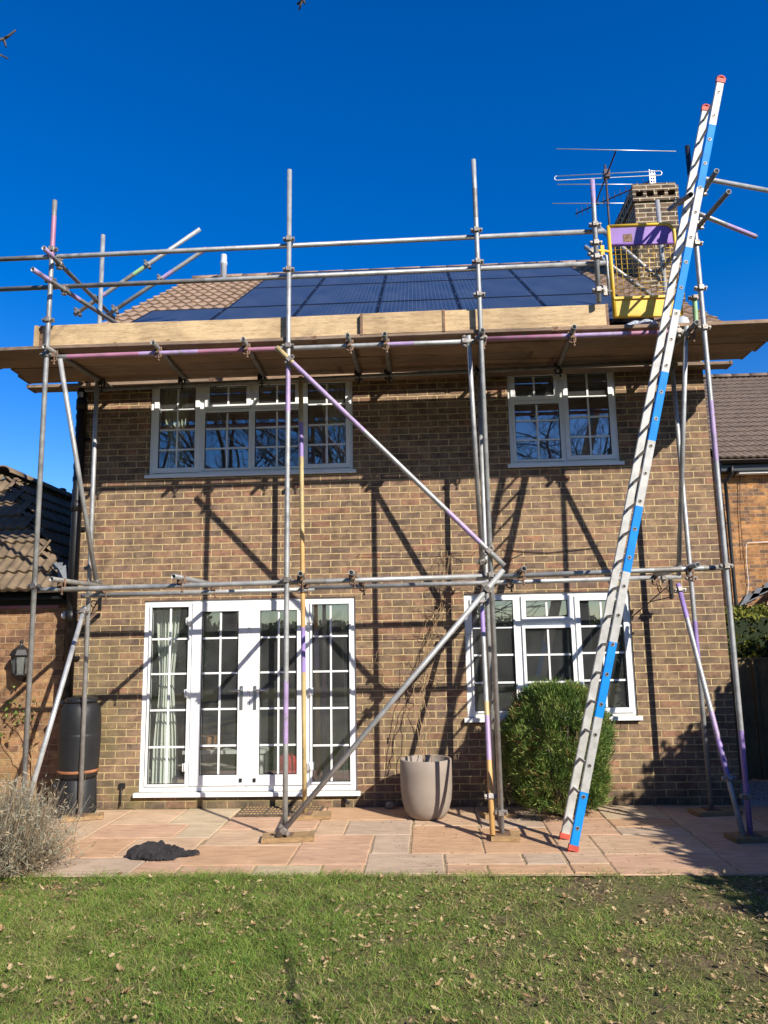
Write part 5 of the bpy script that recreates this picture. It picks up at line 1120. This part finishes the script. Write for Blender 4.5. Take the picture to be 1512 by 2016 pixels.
# hedges
def hedge(name, x0, x1, y0, y1, z1, n, mats, wts, leaf, label, sd, group=None, z0=0., rough=.16, faces='ntsew', k=4, core='h3'):
    e = thing(name, ((x0+x1)/2, (y0+y1)/2, z0), label, 'hedge', group)
    def sh(R):
        f = R.uniform(0, 1); x, y, z = R.uniform(x0, x1), R.uniform(y0, y1), R.uniform(z0, z1); q = R.integers(0, 4); nr = (0, 0, 1)
        if q == 0: y = y0; nr = (0, -1, .2)
        elif q == 1: z = z1
        elif q == 2: x = x0; nr = (-1, 0, .2)
        else: x = x1; nr = (1, 0, .2)
        v = mnoise.noise(Vector((x*2.3, y*2.3, z*2.3+sd)))+.5*mnoise.noise(Vector((x*6, y*6, z*6)))
        p = Vector((x, y, z))+Vector(nr)*(v*rough)-Vector(nr)*abs(R.normal(0, .05)); return tuple(p), nr, True
    o = spray('foliage', n, sh, mats, wts, leaf, e, .3, k, .5, .2, sd); m2 = .04
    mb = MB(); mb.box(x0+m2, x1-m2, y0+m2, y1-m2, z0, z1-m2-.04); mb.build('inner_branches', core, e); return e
hedge('hedge', 3.72, 5.4, 1.42, 2.5, 2.02, 3300, ['h3', 'h2', 'h1'], [.10, .30, .60], .06, 'yellow green clipped hedge rising behind the dark timber fence', 2, None, .9, .10)
hedge('hedge', 4.45, 5.3, .15, 1.15, 1.95, 700, ['h3', 'h2', 'c1'], [.4, .3, .3], .1, 'low end of the dark boundary hedge beside the timber fence', 14, None, 0., .06)
hedge('hedge', 4.42, 5.4, -9.5, .1, 2.44, 5200, ['h3', 'h2', 'c1'], [.4, .3, .3], .12, 'tall dark garden hedge along the right boundary of the lawn', 4, None, 0., .10)
hedge('hedge', -16, 14, -27.5, -26, 2.4, 4200, ['h3', 'h2', 'c1'], [.5, .2, .3], .28, 'long dark hedge behind the viewer, added for the window reflections', 6, None, 0., .3)  # unseen hedge added to give the lower panes a dark reflection
hedge('hedge', -10.8, -9.2, -24, -1, 6.2, 5200, ['h3', 'h2', 'c1'], [.4, .3, .3], .28, 'tall dark conifer hedge out of view on the left, added to block sky light', 8, None, 0., .2)  # unseen, added to shut out low sky from the left and deepen the shade
hedge('hedge', 10, 11.6, -16, -3.5, 6.4, 3600, ['h3', 'h2', 'c1'], [.45, .3, .25], .3, 'tall dark conifer screen out of view on the right, added to block sky light', 16, None, 0., .25)  # added out of view to reduce ambient light on the right of the patio
# bare trees behind the camera (seen in the window panes and by their thin shadows)
def bare_tree(base, height, seed, label, spread=.62, levels=6, first=.28, extra=(), r0=.26):
    R_ = random.Random(seed); e = thing('oak_tree', base, label, 'tree', None); tr = MB(); cr = MB()
    def grow(p, d, L, r, lv, mb_):
        n_ = 4 if lv > 1 else 3; pts = [Vector(p)]; rad = [r]; dd = Vector(d)
        for i in range(n_):
            dd = (dd+Vector((R_.gauss(0, .17), R_.gauss(0, .17), R_.gauss(.03, .12)))).normalized(); pts.append(pts[-1]+dd*L/n_); rad.append(max(.008, r*(1-.36*(i+1)/n_)))
        mb_.path(pts, rad, 6 if lv > 3 else (4 if lv > 1 else 3), 0, caps=False)
        if lv <= 0: return
        nb = R_.choice((2, 3, 3)) if lv > 2 else R_.choice((3, 3, 4))
        for k_ in range(nb):
            i = R_.randint(1, n_) if k_ else n_; ang = R_.uniform(.35, spread+.35); ax_ = dd.orthogonal(); ax_.rotate(__import__('mathutils').Quaternion(dd, R_.uniform(0, 2*PI)))
            nd = Vector(dd); nd.rotate(__import__('mathutils').Quaternion(ax_, ang*(.6 if k_ == 0 else 1))); nd.z += .05
            grow(pts[i], nd.normalized(), L*R_.uniform(.62, .86), rad[i]*(.84 if k_ == 0 else .70), lv-1, cr)
    b = Vector(base); pts = [b, b+Vector((.05, 0, height*first*.5)), b+Vector((.0, .1, height*first))]; tr.path(pts, [r0*1.25, r0*.95, r0*.85], 10)
    for k_ in range(5):
        a = k_*2*PI/5+R_.uniform(-.4, .4); el = R_.uniform(.5, 1.15); grow(pts[-1]-Vector((0, 0, R_.uniform(0, height*.06))), Vector((math.cos(a)*math.cos(el), math.sin(a)*math.cos(el), math.sin(el))), height*.27, r0*.55, levels-1, cr)
    grow(pts[-1], Vector((0, 0, 1)), height*.28, r0*.6, levels-1, cr)
    for px_ in extra:
        cr.path(px_[0], px_[1], 6, 0)
        end = px_[0][-1]; dd = (px_[0][-1]-px_[0][-2]).normalized()
        for q in px_[2]: cr.path(q, [.009, .007, .005], 5, 0)
    tr.build('trunk', 'bark', e); cr.build('branches', 'bark', e); return e
t1, t2, t3 = at(14, 72, -4.6), at(6, 105, -4.6), at(592, 6, -4.6)
ex = [([Vector((-1.4, -13.2, 5.6)), Vector((-4.2, -9.5, 8.2)), Vector((-5.0, -6.6, 7.4)), at(-70, 110, -5.0), at(-14, 82, -4.7), at(8, 76, -4.6)], [.09, .06, .04, .018, .010, .007], [[at(8, 76, -4.6), at(18, 70, -4.6), at(31, 59, -4.6)], [at(6, 77, -4.6), at(10, 85, -4.6), at(12, 93, -4.6)], [at(-40, 92, -4.8), at(-6, 104, -4.6), at(16, 116, -4.6)]]),
      ([Vector((-.4, -13.4, 7.0)), Vector((-.9, -9.5, 9.2)), Vector((-1.0, -6.4, 8.2)), at(606, -120, -5.0), at(598, -30, -4.7), at(594, 0, -4.6)], [.08, .05, .03, .015, .009, .007], [[at(594, 0, -4.6), at(592, 8, -4.6), at(589, 19, -4.6)], [at(596, -4, -4.6), at(598, 3, -4.6), at(600, 8, -4.6)], [at(593, 4, -4.6), at(588, 7, -4.6), at(584, 8, -4.6)]])]
bare_tree((-.6, -15.0, -.03), 13.5, 21, 'large bare oak behind the viewer whose twigs hang into the top of the view', .62, 6, .26, ex)
bare_tree((6.4, -23.0, -.03), 13.5, 5, 'bare oak standing behind the viewer on the right side of the garden', .6, 6, .28)
bare_tree((-6.2, -16.0, -.03), 13, 9, 'bare oak standing behind the viewer on the left side of the garden', .6, 6, .27)
# ------------------------------------------------------------------ light, sky, camera
w = bpy.data.worlds.new('World'); sc.world = w; w.use_nodes = True; nt = w.node_tree; bg = nt.nodes['Background']
sky = nt.nodes.new('ShaderNodeTexSky'); sky.sky_type = 'NISHITA'; sky.sun_disc = False
EL = math.asin(SUN.z); AZ = math.atan2(SUN.x, SUN.y)
sky.sun_elevation = EL; sky.sun_rotation = AZ; sky.air_density = SKY_AIR; sky.dust_density = SKY_DUST; sky.ozone_density = SKY_OZ; sky.altitude = 0
hs = nt.nodes.new('ShaderNodeHueSaturation'); hs.inputs['Hue'].default_value = SKY_H; hs.inputs['Saturation'].default_value = SKY_SAT; nt.links.new(sky.outputs[0], hs.inputs['Color']); nt.links.new(hs.outputs[0], bg.inputs[0]); bg.inputs[1].default_value = SKY_S
sl = bpy.data.lights.new('sun', 'SUN'); sl.energy = SUN_S; sl.angle = math.radians(.53); sl.color = (1, .93, .82)
so = bpy.data.objects.new('sun', sl); COL.objects.link(so); so.rotation_euler = SUN.to_track_quat('Z', 'Y').to_euler(); so.location = (8, -10, 12)
cd = bpy.data.cameras.new('camera'); co_ = bpy.data.objects.new('camera', cd); COL.objects.link(co_)
mw = Matrix((RT, UP, -FW)).transposed().to_4x4(); mw.translation = CAM; co_.matrix_world = mw
cd.sensor_fit = 'VERTICAL'; cd.sensor_height = 24; cd.lens = 24*FPX/2016; cd.clip_start = .05; cd.clip_end = 1200; sc.camera = co_
sc.render.resolution_x = 768; sc.render.resolution_y = 1024
vs = sc.view_settings; vs.view_transform = 'Standard'; vs.look = 'None'; vs.exposure = EXPO; vs.gamma = 1
sc.cycles.max_bounces = 8; sc.cycles.transparent_max_bounces = 16
bpy.context.view_layer.update()
